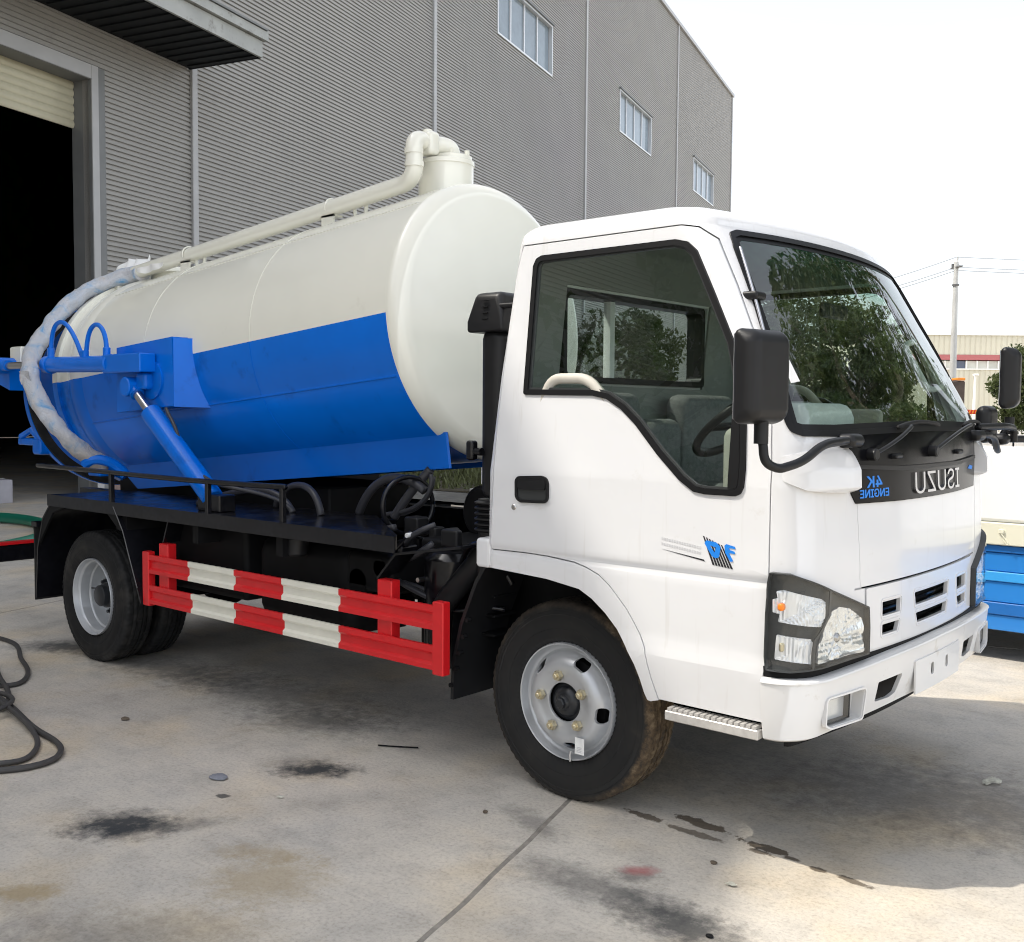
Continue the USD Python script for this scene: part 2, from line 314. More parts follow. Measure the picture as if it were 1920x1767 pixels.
STAINS = [(-1.03, -2.05, .15, .11, 40, DK, .95, .75, 1.3), (-.93, -2.0, .20, .05, 52, DK, .6, .8, 1.2), (-.95, -1.23, .14, .075, 40, DK, .95, .75, 1.4), (-1.08, -1.25, .12, .09, 40, DK, .35, .9, 1.2),
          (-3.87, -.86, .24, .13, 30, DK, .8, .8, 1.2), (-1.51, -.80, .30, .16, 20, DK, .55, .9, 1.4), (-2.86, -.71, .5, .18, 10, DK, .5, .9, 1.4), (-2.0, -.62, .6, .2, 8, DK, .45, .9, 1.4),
          (.56, -1.33, .30, .09, 0, DK, .55, .9, 1.3), (.86, -1.36, .2, .09, -5, DK, .75, .85, 1.3), (.58, -1.17, .075, .05, 30, DK, .5, .8, 1.2),
          (.567, -1.139, .05, .028, 30, (.42, .06, .07), .5, .8, 1.2),
          (.333, -.744, .085, .022, -5, WT, .85, .18, 1.3), (.527, -.671, .11, .03, -3, WT, .88, .15, 1.2), (.54, -.76, .10, .022, 0, WT, .75, .2, 1.3), (.79, -.707, .09, .024, -4, WT, .88, .15, 1.4),
          (.80, -.751, .05, .016, 0, WT, .8, .2, 1.3), (.896, -.726, .03, .014, 0, WT, .85, .2, 1.0), (1.0, -.75, .034, .018, 0, WT, .85, .2, 1.2), (1.117, -.755, .065, .016, -8, WT, .8, .2, 1.2),
          (-.28, -1.974, .16, .14, 40, TN, .55, .7, 1.2), (-.444, -1.855, .15, .05, 30, TN, .5, .8, 1.6), (-.759, -2.517, .09, .05, 40, TN, .7, .5, 1.4), (-.2, -2.3, .25, .1, 30, TN, .3, .9, 1.4),
          (-.993, -1.655, .03, .018, 30, DK, .8, .2, 1.2), (1.45, .25, .6, .35, 20, (.05, .05, .05), .3, .9, 1.6), (.95, .1, .9, .3, 20, (.06, .06, .065), .35, .9, 1.6),
          (-.35, -2.55, .3, .12, 40, DK, .35, .9, 1.5), (.05, -1.06, .14, .05, -20, DK, .4, .8, 1.6)]
Mt['concrete'] = concrete('yard_concrete', (.505, .464, .402), STAINS)
Mt['filler'] = mat('joint_sand', (.24, .22, .19), .95, vary=.3, scale=20, bump=.004, bscale=80)

G0 = box((-500, -500, -.5), (500, 500, -.012))
part('ground', G0, Mt['concrete'], None, smooth=False, kind='structure')
yard = thing('concrete_yard', (0, 0, 0), kind='structure')
offs = [-13.11, -8.11, -3.11, 1.89, 6.89, 11.89, 16.89, 21.89, 26.89]; ss = [-23.5, -17.5, -11.5, -5.5, .5, 6.5, 12.5, 18.5]
part('joint_filler', wbox(ss[0], ss[-1], -.011, -.0025, offs[0], offs[-1]), Mt['filler'], yard, smooth=False)
for i in range(len(offs)-1):
    for j in range(len(ss)-1):
        g = .010; o0, o1, s0, s1 = offs[i]+g, offs[i+1]-g, ss[j]+g, ss[j+1]-g
        def edge_(a, b, fixed, ax, n=60):
            t = np.linspace(a, b, n, endpoint=False); jit = fixed + (meshkit.noise(np.stack([t*4, np.full(n, fixed), np.full(n, ax*7.)], 1))-.5)*.016
            return np.stack([t, jit], 1) if ax == 0 else np.stack([jit, t], 1)
        P = np.concatenate([edge_(s0, s1, o0, 0), edge_(o0, o1, s1, 1), edge_(s1, s0, o1, 0), edge_(o1, o0, s0, 1)])
        m = trimesh.creation.extrude_polygon(Polygon(P).buffer(0), .010, engine='earcut')
        m.vertices = wmap(m.vertices[:, 0], m.vertices[:, 2]-.010, m.vertices[:, 1])
        if m.volume < 0: m.invert()
        part('slab', m, Mt['concrete'], yard, smooth=False)

# ------------------------------------------------------------------ the grey factory hall
Mt['cladding'] = mat('grey_cladding', (.315, .307, .29), .45, metal=.0, spec=.4, vary=.05, scale=.8, dirt=((.22, .21, .20), .6, .85, 1.4))
Mt['trim'] = mat('grey_trim_metal', (.40, .40, .40), .45, vary=.05, scale=3)
Mt['frame_grey'] = mat('door_frame_grey', (.17, .175, .175), .5, vary=.1, scale=3)
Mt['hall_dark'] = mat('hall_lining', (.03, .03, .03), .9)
Mt['shutter'] = mat('shutter_cream', (.52, .49, .36), .45, vary=.06, scale=5)
Mt['alu'] = mat('window_aluminium', (.66, .68, .70), .35, metal=.2)
Mt['pane'] = mat('hall_window_pane', (.16, .20, .23), .06, spec=.9, vary=.25, scale=.9)
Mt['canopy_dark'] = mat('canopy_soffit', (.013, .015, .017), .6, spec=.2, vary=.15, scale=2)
Mt['fascia'] = mat('canopy_fascia', (.36, .37, .35), .5, vary=.12, scale=3, dirt=((.16, .15, .13), .55, .75, 6.0))
Mt['plinth'] = mat('brick_plinth', (.24, .17, .15), .85, vary=.3, scale=6)
hall = thing('factory_hall', wp(12, -8, 0), 'tall grey factory hall clad in ribbed metal with an open roller door behind the tanker', 'building')
H = 19.75; PIT = .084
def ribs(s0, s1, z0, z1, o=0.0):
    k0, k1 = int(math.floor(z0/PIT)), int(math.ceil(z1/PIT)); Z, O = [], []
    for k in range(k0, k1+1):
        for a, b in ((0, 0), (.046, 0), (.054, -.030), (.076, -.030)):
            z = k*PIT+a
            if z0-1e-6 <= z <= z1+1e-6: Z.append(z); O.append(o+b)
    Z = np.array(Z); O = np.array(O); n = len(Z)
    V = np.concatenate([wmap(np.full(n, s0), Z, O), wmap(np.full(n, s1), Z, O)]); i = np.arange(n-1)
    Fc = np.concatenate([np.stack([i, i+n, i+n+1], 1), np.stack([i, i+n+1, i+1], 1)])
    return trimesh.Trimesh(V, Fc, process=False)
WIN = [(15.95, 20.35), (27.65, 32.1), (39.65, 44.1)]; WZ = (151*PIT, 171*PIT); DOOR = (-6.2, .2); DZ = 6.8
bays = [(-24, -12.2), (-12.2, DOOR[0]), (DOOR[0], .2), (.2, 2.66), (2.66, 12.0), (12.0, 23.7), (23.7, 36.4), (36.4, 48.5)]
for a, b in bays:
    w = [x for x in WIN if a < x[0] and x[1] < b]; rects = [(a, b, 0, H)]
    if (a, b) == (DOOR[0], .2): rects = [(a, b, 7.03, H)]
    if w: rects = [(a, b, 0, WZ[0]), (a, b, WZ[1], H), (a, w[0][0], *WZ), (w[0][1], b, *WZ)]
    part('wall_panel', [ribs(*r) for r in rects] + [wbox(r[0], r[1], r[2], r[3], -.16, -.035) for r in rects], Mt['cladding'], hall, smooth=False)
for s, w in ((2.66, .15), (12.0, .16), (23.7, .16), (36.4, .16), (-12.2, .16)):
    part('wall_trim', wbox(s-w/2, s+w/2, .02, H, -.02, .05, .01), Mt['trim'], hall)
part('corner_trim', wbox(48.42, 48.62, .02, H, -.3, .04), Mt['trim'], hall)
part('roof_coping', wbox(-24.1, 48.7, H, H+.16, -.4, .10), Mt['trim'], hall)
part('roof', wbox(-24, 48.5, H-.5, H-.02, -30, -.17), Mt['trim'], hall)
part('side_wall', wbox(48.3, 48.5, 0, H-.5, -30, -.17), Mt['cladding'], hall); part('side_wall', wbox(-24, -23.8, 0, H-.5, -30, -.17), Mt['cladding'], hall)
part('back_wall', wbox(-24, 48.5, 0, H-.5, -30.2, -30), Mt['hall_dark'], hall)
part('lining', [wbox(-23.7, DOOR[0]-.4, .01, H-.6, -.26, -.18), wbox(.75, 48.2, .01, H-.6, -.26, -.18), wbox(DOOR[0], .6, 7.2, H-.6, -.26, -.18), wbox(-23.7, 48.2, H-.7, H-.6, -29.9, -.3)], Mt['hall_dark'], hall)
part('plinth', wbox(.52, 48.3, .0, .5, .0, .04), Mt['plinth'], hall)
fr = group_part('door_frame', hall)
part('jamb', wbox(.2, .50, .01, DZ, -.40, .022), Mt['frame_grey'], fr); part('jamb', wbox(DOOR[0]-.3, DOOR[0], .01, DZ, -.40, .022), Mt['frame_grey'], fr)
part('jamb_trim', wbox(.2, .34, .01, DZ+.23, .024, .045), Mt['trim'], fr)
part('lintel', wbox(DOOR[0]-.3, .50, DZ, DZ+.23, -.40, .022), Mt['frame_grey'], fr)
part('lintel_trim', wbox(DOOR[0]-.3, .2, DZ+.01, DZ+.23, .024, .040), Mt['trim'], fr)
sh = group_part('roller_shutter', hall)
for k in range(6):
    z1 = DZ - k*.125; t = np.linspace(0, PI, 7); prof = [(-.36+.022*math.sin(a), z1-.122+.122*(1-a/PI)) for a in t] + [(-.385, z1-.122), (-.385, z1)]
    pr = Polygon(prof).buffer(0); m = trimesh.creation.extrude_polygon(pr, .2-DOOR[0]-.01, engine='earcut')
    m.vertices = wmap(DOOR[0]+.005+m.vertices[:, 2], m.vertices[:, 1], m.vertices[:, 0]); m.invert() if m.volume < 0 else None
    part('shutter_slat', m, Mt['shutter'], sh, smooth=40)
for (a, b) in WIN:
    wn = group_part('window', hall); z0, z1 = WZ
    for k in range(4):
        x0 = a+.06+(b-a-.12)*k/4; x1 = a+.06+(b-a-.12)*(k+1)/4
        part('pane', wbox(x0+.02, x1-.02, z0+.06, z1-.06, -.12, -.105), Mt['pane'], wn, smooth=False)
        if k: part('mullion', wbox(x0-.035, x0+.035, z0+.06, z1-.06, -.13, -.06), Mt['alu'], wn)
    part('frame', [wbox(a, b, z0, z0+.06, -.16, .03), wbox(a, b, z1-.06, z1, -.16, .03), wbox(a, a+.06, z0+.06, z1-.06, -.16, .03), wbox(b-.06, b, z0+.06, z1-.06, -.16, .03)], Mt['alu'], wn)
    part('hood', wbox(a-.05, b+.05, z1+.002, z1+.06, -.02, .09), Mt['frame_grey'], wn)
cn = group_part('canopy', hall); CO = 1.62
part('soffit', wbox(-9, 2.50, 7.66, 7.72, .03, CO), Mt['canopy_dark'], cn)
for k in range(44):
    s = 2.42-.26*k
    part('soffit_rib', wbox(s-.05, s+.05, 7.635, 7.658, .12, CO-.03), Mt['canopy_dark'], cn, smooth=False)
part('fascia', wbox(-9, 2.52, 7.64, 7.92, CO+.002, CO+.05), Mt['fascia'], cn); part('fascia', wbox(2.502, 2.54, 7.64, 7.90, .03, CO), Mt['canopy_dark'], cn)
part('gutter', wbox(-9, 2.60, 7.935, 8.09, CO-.05, CO+.12), Mt['fascia'], cn)
part('roof_sheet', wbox(-9, 2.56, 8.10, 8.13, .03, CO+.15), Mt['frame_grey'], cn)

# ------------------------------------------------------------------ lawn and kerb along the wall, things at the hall door
Mt['soil'] = mat('lawn_soil', (.06, .05, .03), .95, vary=.4, scale=3); Mt['grass'] = mat('lawn_grass', (.075, .085, .028), .8, vary=.5, scale=2.5)
Mt['kerb'] = mat('kerb_concrete', (.42, .41, .39), .8, vary=.12, scale=4)
lawn = thing('lawn', wp(24, 3, 0), kind='stuff'); tag(lawn, 'dry patchy grass strip along the foot of the factory hall', 'lawn')
part('soil', wbox(3.2, 48, .0, .10, .3, 5.4), Mt['soil'], lawn, smooth=False)
n = 9000; sx = rng.uniform(3.4, 26, n); ox = rng.uniform(.5, 5.2, n); hh = rng.uniform(.06, .22, n)*(.5+meshkit.noise(np.stack([sx, ox, 0*sx], 1))); an = rng.uniform(0, PI, n)
B = wmap(sx, np.full(n, .09), ox); du = np.stack([np.cos(an), np.sin(an), 0*an], 1)*rng.uniform(.02, .06, n)[:, None]; tip = B + np.stack([rng.normal(0, .05, n), rng.normal(0, .05, n), hh], 1)
part('blades', trimesh.Trimesh(np.concatenate([B-du, B+du, tip]), np.stack([np.arange(n), np.arange(n)+n, np.arange(n)+2*n], 1), process=False), Mt['grass'], lawn, smooth=False)
kb = thing('kerb', wp(24, 5.5, 0), kind='structure')
for k in range(45):
    part('kerbstone', wbox(3.2+k, 4.19+k, .0, .15, 5.42, 5.55, .012), Mt['kerb'], kb, smooth=False)
Mt['green_hose'] = mat('green_hose', (.012, .16, .10), .4)
gp = [(-12.6, 1.2, .07), (-11.6, 1.75, .07), (-10.9, 1.98, .07), (-10.2, 1.95, .07), (-9.5, 1.72, .07), (-8.7, 1.2, .07), (-8.2, .5, .07), (-7.9, -.3, .07)]
part('green_hose', tube(gp, .065, 12, 60), Mt['green_hose'], None, True, 'thick green suction hose lying in a bow on the floor behind the tanker', 'hose')
Mt['carton'] = mat('pale_carton', (.34, .33, .36), .8, vary=.1, scale=6)
cb = thing('carton', (-14.25, 3.0, 0), 'pale cardboard carton on the floor inside the hall door', 'box')
part('carton_body', box((-14.55, 2.72, .0), (-13.95, 3.28, .36), .006), Mt['carton'], cb); part('tape', box((-14.28, 2.715, .30), (-14.22, 3.285, .362)), Mt['paper'], cb)

# ------------------------------------------------------------------ black cable coil and small litter on the concrete
Mt['cable'] = mat('grey_cable', (.045, .042, .040), .6, vary=.2, scale=20)
c1 = [(-5.2, -1.25, .014), (-4.35, -1.05, .014), (-4.1, -1.06, .014), (-3.71, -1.2, .014), (-3.28, -1.36, .014), (-3.15, -1.49, .014), (-3.3, -1.62, .014), (-3.7, -1.75, .014), (-4.1, -1.7, .02), (-3.9, -1.45, .03), (-3.3, -1.5, .035), (-2.91, -1.62, .03), (-2.74, -1.74, .02), (-2.9, -1.9, .014), (-3.4, -1.95, .014),
      (-3.6, -1.75, .03), (-3.1, -1.66, .035), (-2.54, -1.72, .016), (-2.25, -1.77, .014), (-2.05, -1.79, .014), (-1.93, -1.83, .014), (-1.83, -1.93, .014), (-1.83, -2.03, .014), (-1.90, -2.14, .014), (-2.1, -2.3, .014), (-2.6, -2.5, .014)]
c2 = [(-3.5, -1.55, .04), (-2.9, -1.70, .04), (-2.45, -1.76, .03), (-2.15, -1.83, .014), (-1.99, -1.92, .014), (-1.93, -2.0, .014), (-1.97, -2.09, .014), (-2.15, -2.2, .014), (-2.6, -2.35, .014), (-3.2, -2.3, .014), (-3.6, -2.1, .014), (-3.4, -1.8, .04), (-2.95, -1.66, .045), (-2.7, -1.70, .05), (-2.62, -1.86, .04), (-3.0, -2.0, .03), (-3.5, -2.0, .03)]
part('cable_coil', [tube(c1, .013, 8, 220), tube(c2, .012, 8, 160)], Mt['cable'], None, True, 'loose coil of dark cable on the concrete left of the rear wheel', 'cable')
Mt['stone'] = mat('grey_stone', (.20, .21, .24), .8, vary=.2, scale=60); Mt['brown_bit'] = mat('brown_litter', (.11, .085, .06), .9, vary=.3, scale=60)
def chip(x, y, r, flat, seed, name, m, label, cat='stone'):
    s = trimesh.creation.icosphere(2, 1.0); d = meshkit.fbm(s.vertices*1.7+seed*3.1, 3, seed); s.vertices *= (r*(.7+.6*d))[:, None]; s.vertices *= [1.2, .9, flat]
    s.vertices += [x, y, -s.vertices[:, 2].min()-.001]; part(name, s, m, None, 40, label, cat)
chip(-1.169, -1.556, .034, .22, 1, 'stone_chip', Mt['stone'], 'flat blue grey stone chip on the concrete, largest of the chips')
chip(-2.178, -1.397, .02, .35, 2, 'stone_chip', Mt['brown_bit'], 'small dark stone on the concrete between the cable coil and the side guard')
chip(-.129, -1.113, .009, .7, 3, 'stone_chip', Mt['brown_bit'], 'dark pebble on the concrete left of the front tyre')
chip(.72, -.936, .010, .6, 4, 'stone_chip', Mt['brown_bit'], 'brown crumb of soil above the red paint mark on the concrete', 'crumb')
chip(.952, -1.368, .010, .5, 5, 'stone_chip', Mt['black_dull'], 'small black pebble at the bottom edge beside the dark smear')
Mt['scrap'] = mat('scrap_paper', (.46, .45, .38), .8, vary=.3, scale=60)
def leaf(x, y, r, rot, seed, label, m):
    s = trimesh.creation.icosphere(2, 1.0); q = s.vertices.copy(); s.vertices = q*[r*1.6, r*.6, r*.35]; s.vertices[:, 2] += r*.12*np.sin(q[:, 0]*4+seed)+r*.3
    s.vertices += (meshkit.fbm(q*3.5+seed, 3, seed)[:, None]-.5)*r*[1.6, 1.2, .9]; s.apply_transform(trimesh.transformations.rotation_matrix(rot, [0, 0, 1])); s.vertices += [x, y, .001-s.vertices[:, 2].min()]
    part('paper_scrap', s, m, None, 25, label, 'litter')
leaf(1.192, .45, .024, .7, 1, 'white crumpled scrap lying on the concrete in front of the bumper', Mt['scrap'])
leaf(.841, -1.043, .011, .2, 2, 'pale crumpled scrap on the concrete right of the red paint mark', Mt['scrap'])
leaf(-.812, -1.523, .009, .6, 3, 'tiny pale curl of paper left of the front wheel', Mt['scrap'])
part('thin_rod', tube([(-.99, -.862, .006), (-.92, -.82, .005), (-.835, -.768, .006)], .0034, 8, 8), Mt['black_dull'], None, True, 'thin dark welding rod on the concrete beneath the side guard', 'rod')
# ================================================================== the vacuum tanker
truck = thing('tanker_truck', (-1.7, 0, 0), 'white cab vacuum tanker truck with a cream and blue tank and red striped side guard', 'truck')
# ---------------- cab surface: plan outline of the cab at height z, as a function of the arc length s from the centre of the nose
def lerp(z, X, Yv): return np.interp(z, X, Yv)
def ysf(z): return lerp(z, [.40, .50, .62, .655, .69, .72, .925, .935, .945, .955, .970, 1.25, 2.2], [.912, .925, .934, .936, .929, .925, .927, .922, .920, .925, .930, .930, .84])
def xcf(z): return lerp(z, [.3, .55, 1.0, 1.38, 1.45, 1.75, 2.05, 2.12, 2.2], [1.085, 1.085, 1.08, 1.06, 1.045, .893, .735, .692, .60])
def xrf(z): return lerp(z, [.4, 1.24, 1.6, 2.12, 2.2], [-.318, -.306, -.282, -.226, -.21])
def bowf(z): return lerp(z, [1.4, 2.1], [.09, .12])
def radf(z): return lerp(z, [.6, 1.4, 2.1], [.10, .10, .085])
NF, NC, NS = 15, 9, 16
def outline(z, off=0.0):
    """(n, M, 2) points for y <= 0 from the nose centre to the rear centre"""
    z = np.atleast_1d(np.asarray(z, float)); n = len(z)
    Y = ysf(z)-off; xc = xcf(z)-off; xr = xrf(z)+off; b = bowf(z); r = np.maximum(radf(z)-off*.7, .03); P = []
    for u in np.linspace(0, 1, NF): P.append((u*(Y-r), 0*Y, 0*Y))
    for ph in np.linspace(0, PI/2, NC)[1:]: P.append((Y-r+r*np.sin(ph), r*(1-np.cos(ph)), 0*Y))
    out = [np.stack([xc-b*(y/Y)**2-dx, -y], -1) for y, dx, _ in P]
    xs = out[-1][:, 0]; rc = .05
    for u in np.linspace(0, 1, NS)[1:]: out.append(np.stack([xs+(xr+rc-xs)*u, -Y], -1))
    for ph in np.linspace(0, PI/2, 6)[1:]: out.append(np.stack([xr+rc-rc*np.sin(ph), -Y+rc*(1-np.cos(ph))], -1))
    for u in np.linspace(0, 1, 6)[1:]: out.append(np.stack([xr, (-Y+rc)*(1-u)], -1))
    return np.stack(out, 1)
def smap(s, z, h):
    """arc length s (negative on the near side), height z, outward offset h -> xyz on the cab skin"""
    s, z, h = np.broadcast_arrays(np.asarray(s, float), np.asarray(z, float), np.asarray(h, float)); shp = s.shape; s, z, h = s.ravel(), z.ravel(), h.ravel()
    O = outline(z); seg = np.diff(O, axis=1); L = np.linalg.norm(seg, axis=2); cum = np.concatenate([np.zeros((len(s), 1)), np.cumsum(L, 1)], 1); a = np.abs(s)
    i = np.clip((cum[:, 1:] < a[:, None]).sum(1), 0, L.shape[1]-1); k = np.arange(len(s)); t = (a-cum[k, i])/L[k, i]
    p = O[k, i]+seg[k, i]*t[:, None]
    T0 = seg/L[:, :, None]; Tn = np.concatenate([T0[:, :1], (T0[:, 1:]+T0[:, :-1])/2, T0[:, -1:]], 1); Tn[:, 0] = [0, -1]
    tt = np.clip(t, 0, 1)[:, None]; T = Tn[k, i]*(1-tt)+Tn[k, i+1]*tt; T /= np.linalg.norm(T, axis=1)[:, None]
    nx, ny = -T[:, 1], T[:, 0]
    x = p[:, 0]+nx*h; y = p[:, 1]+ny*h; y = np.where(s > 0, -y, y)
    return np.stack([x, y, z], -1).reshape(shp+(3,))
def s_of(x, y, z):
    O = outline([z])[0]; L = np.r_[0, np.cumsum(np.linalg.norm(np.diff(O, axis=0), axis=1))]; q = np.array([x, -abs(y)])
    best = (9, 0)
    for i in range(len(O)-1):
        d = O[i+1]-O[i]; t = np.clip(((q-O[i])@d)/(d@d), 0, 1); e = np.linalg.norm(O[i]+t*d-q)
        if e < best[0]: best = (e, L[i]+t*(L[i+1]-L[i]))
    return -best[1] if y < 0 else best[1]
def sz(P): return [(s_of(*p), p[2]) for p in P]
def side_near(u, v, h):   # u = x, v = z, h outward
    return np.stack([u, -(ysf(v)+h), v], -1)
def side_far(u, v, h):
    return np.stack([u, ysf(v)+h, v], -1)
def loft(off):
    zs = np.unique(np.concatenate([np.arange(.40, 2.115, .028), [.62, .655, .69, .72, .925, .935, .945, .955, .970, 1.25], [2.115]])); zs = zs[(zs >= .40)]
    zt = 2.115; rc = .085-off*.5; rings = []
    for z in zs: rings.append((outline([z], off)[0], z))
    base = outline([zt], off)[0]; cx = .22
    for ph in np.linspace(0, PI/2, 8)[1:]:
        k = rc*(1-math.cos(ph)); z = zt+(.075-off*.4)*math.sin(ph); O = outline([zt], off)[0].copy()
        O[:, 0] = np.where(O[:, 0] > cx, O[:, 0]-k*1.5*np.clip((O[:, 0]-cx)/.3, 0, 1), O[:, 0]+k*np.clip((cx-O[:, 0])/.3, 0, 1)); O[:, 1] *= 1-k/np.abs(O[:, 1]).max(); rings.append((O, z))
    O, z0 = rings[-1]; crown = .04
    for q in (.86, .7, .5, .3, .12): rings.append((np.stack([cx+(O[:, 0]-cx)*q, O[:, 1]*q], 1), z0+crown*(1-q*q)))
    V = []
    for O, z in rings:
        full = np.concatenate([O, (O*[1, -1])[-2:0:-1]]); V.append(np.column_stack([full, np.full(len(full), z)]))
    m = len(V[0]); n = len(V); V = np.concatenate(V+[np.array([[cx, 0, z0+crown]]), np.array([[cx, 0, .40]])]); Fc = []
    for i in range(n-1):
        for j in range(m):
            a, b = i*m+j, i*m+(j+1) % m; Fc += [(a, b+m, b), (a, a+m, b+m)]
    for j in range(m): Fc += [((n-1)*m+j, n*m, (n-1)*m+(j+1) % m), (j, (j+1) % m, n*m+1)]
    tm = trimesh.Trimesh(V, np.array(Fc), process=False)
    if tm.volume < 0: tm.invert()
    return mani(tm)
outer = loft(0.0); inner = loft(.038); shell = outer-inner
# cut lines measured on the truck's side (x, z)
FLARE_LOW = [(-.288, .876), (0, .862), (.149, .842), (.206, .814), (.265, .77), (.317, .719), (.36, .665), (.395, .610), (.418, .56), (.434, .515), (.446, .492), (.46, .490), (.50, .503)]
FLARE_TOP = [(.493, .504), (.465, .575), (.45, .625), (.439, .673), (.418, .712), (.393, .749), (.36, .795), (.315, .841), (.28, .875), (.237, .905), (.185, .925), (.124, .938), (0, .948), (-.098, .951), (-.275, .949)]
below = [(-.6, .2), (-.6, .874)] + FLARE_LOW + [(.877, .500), (.95, .50), (1.3, .50), (1.3, .2)]
DOORP = FLARE_TOP[::-1][::1]
door_poly = [(-.275, 1.01), (-.262, 1.216), (-.258, 1.439), (-.236, 1.861), (-.215, 2.02), (-.187, 2.104), (.503, 2.108), (.56, 2.098), (.617, 2.057), (.70, 1.90), (.778, 1.741), (.845, 1.56), (.877, 1.45), (.888, 1.30), (.889, .971), (.877, .501)] + FLARE_TOP[:-1] + [(-.275, .949)]
door_poly = rpoly(door_poly)
WIN_OUT = rpoly([(-.137, 1.541), (-.131, 2.025), (-.118, 2.052), (-.093, 2.062), (.485, 2.064), (.535, 2.051), (.572, 2.019), (.65, 1.872), (.732, 1.712), (.775, 1.56), (.796, 1.44), (.803, 1.30), (.801, 1.245), (.79, 1.222), (.77, 1.213), (.66, 1.213), (.618, 1.219), (.561, 1.256), (.47, 1.337), (.37, 1.44), (.31, 1.489), (.246, 1.524), (.182, 1.536)], .012)
shell = shell - prism(rpoly(below), 'y', -1.3, 1.3)
# windscreen opening in (s, z)
WSN = [(.70, 2.098), (.742, 2.085), (.765, 2.03), (.80, 1.87), (.845, 1.70), (.895, 1.52), (.913, 1.45), (.905, 1.425), (.87, 1.412), (.70, 1.41), (.5, 1.415), (.25, 1.42), (0, 1.422)]
WS_OUT = rpoly([(-s, z) for s, z in WSN] + [(s, z) for s, z in WSN[::-1][1:]] + [(.5, 2.101), (.25, 2.102), (0, 2.102), (-.25, 2.102), (-.5, 2.101)], .02)
shell = shell - warp(WS_OUT, smap, -.12, .12, edge=.05)
shell = shell - prism([(-.56, 1.60), (-.56, 1.98), (.56, 1.98), (.56, 1.60)], 'x', -.5, 0.0)       # rear window
shell = shell - warp(rpoly([(-1.0, .38), (1.0, .38), (1.0, .662), (-1.0, .662)]), smap, -.14, .12, edge=.05)
GR = rpoly([(-.555, .905), (.555, .905), (.545, .69), (-.545, .69)])
shell = shell - warp(GR, smap, -.12, .12, edge=.05)
win_cut_n = prism(WIN_OUT, 'y', -1.2, -.6); win_cut_f = prism(WIN_OUT, 'y', .6, 1.2)
dn = prism(door_poly, 'y', -1.2, -.62); df = prism(door_poly, 'y', .62, 1.2)
gap = door_poly.buffer(.0045, join_style=2); gn = prism(gap, 'y', -1.2, -.62); gf = prism(gap, 'y', .62, 1.2)
def side_label(y): return None
body = shell - gn - gf
# roof seam and shut lines cut as grooves
def groove(pts, w=.006, d=.012):
    return warp(LineString(pts).buffer(w/2, cap_style=2), smap, -d, .02, edge=.04)
cab_s = lambda z: float(np.abs(s_of(.88, -.93, z)))
body = body - groove([(-.62, .906), (.62, .906)], .007) - groove([(-.585, .91), (-.600, 1.20), (-.60, 1.40)], .002, .003) - groove([(.640, .70), (.645, .91), (.66, 1.20), (.665, 1.40)], .006)
part('cab_body', body, Mt['cab_white'], truck, 28)
flare_plug = [p for p in FLARE_LOW]
for sgn, cutd, cutw, fm in ((-1, dn, win_cut_n, side_near), (1, df, win_cut_f, side_far)):
    door = group_part('door', truck)
    part('door_skin', (shell ^ cutd) - cutw, Mt['cab_white'], door, 28)
    ring = WIN_OUT.buffer(-.001).difference(WIN_OUT.buffer(-.021, join_style=1))
    flip = (lambda m: m) if sgn < 0 else (lambda m: (lambda t: (t.invert() or t) if t.volume < 0 else t)(to_tm(m)))
    part('window_seal', flip(warp(ring, fm, -.016, .006, edge=.06)), Mt['seal'], door, 30)
    part('window_channel', flip(warp(WIN_OUT.buffer(-.021).difference(WIN_OUT.buffer(-.028)), fm, -.014, -.001, edge=.06)), Mt['lamp_dark'], door, 30)
    qd = WIN_OUT.buffer(-.024).intersection(Polygon([(.742, 1.0), (.742, 2.2), (.9, 2.2), (.9, 1.0)]))
    part('quarter_pillar', flip(warp(qd, fm, -.016, .003, edge=.06)), Mt['seal'], door, 30)
    part('window_pane', flip(warp(WIN_OUT.buffer(-.024).difference(qd.buffer(.001)), fm, -.013, -.009, edge=.08)), Mt['glass'], door, False)
    # handle: dark recess with a flap
    hp = rpoly([(-.148, 1.150), (-.150, 1.222), (-.145, 1.236), (-.02, 1.243), (.006, 1.236), (.011, 1.215), (.011, 1.160), (.002, 1.142), (-.12, 1.138)], .024)
    hd = door
    part('handle_bezel', flip(warp(hp.difference(hp.buffer(-.011)), fm, -.003, .007, edge=.03)), Mt['plastic'], hd, 40)
    part('handle_cup', flip(warp(hp.buffer(-.011), fm, -.003, .001, edge=.03)), Mt['lamp_dark'], hd, 40)
    part('handle_flap', flip(warp(rpoly([(-.135, 1.187), (-.135, 1.226), (-.002, 1.231), (-.002, 1.191)], .012), fm, .0012, .009, edge=.03)), Mt['plastic'], hd, 40)
    a = np.array([-.158, sgn*(ysf(1.118)-.002), 1.118]); part('lock', cyl(a, a+[0, sgn*.006, 0], .0115, seg=16, bevel=.003), Mt['steel'], door)
    # inside of the door: pull and ledge
    yi = sgn*(.885)
    part('door_pull', tube(fillet([(-.06, yi, 1.50), (-.02, yi, 1.600), (.15, yi, 1.600), (.25, yi, 1.50), (.52, yi, 1.28)], .05), .020, 10), Mt['cream_trim'], door, True)
    part('door_card', rbox((-.18, min(sgn*.84, sgn*.885), 1.0), (.55, max(sgn*.84, sgn*.885), 1.5 if sgn > 0 else 1.22), .02), Mt['cream_trim'], door)
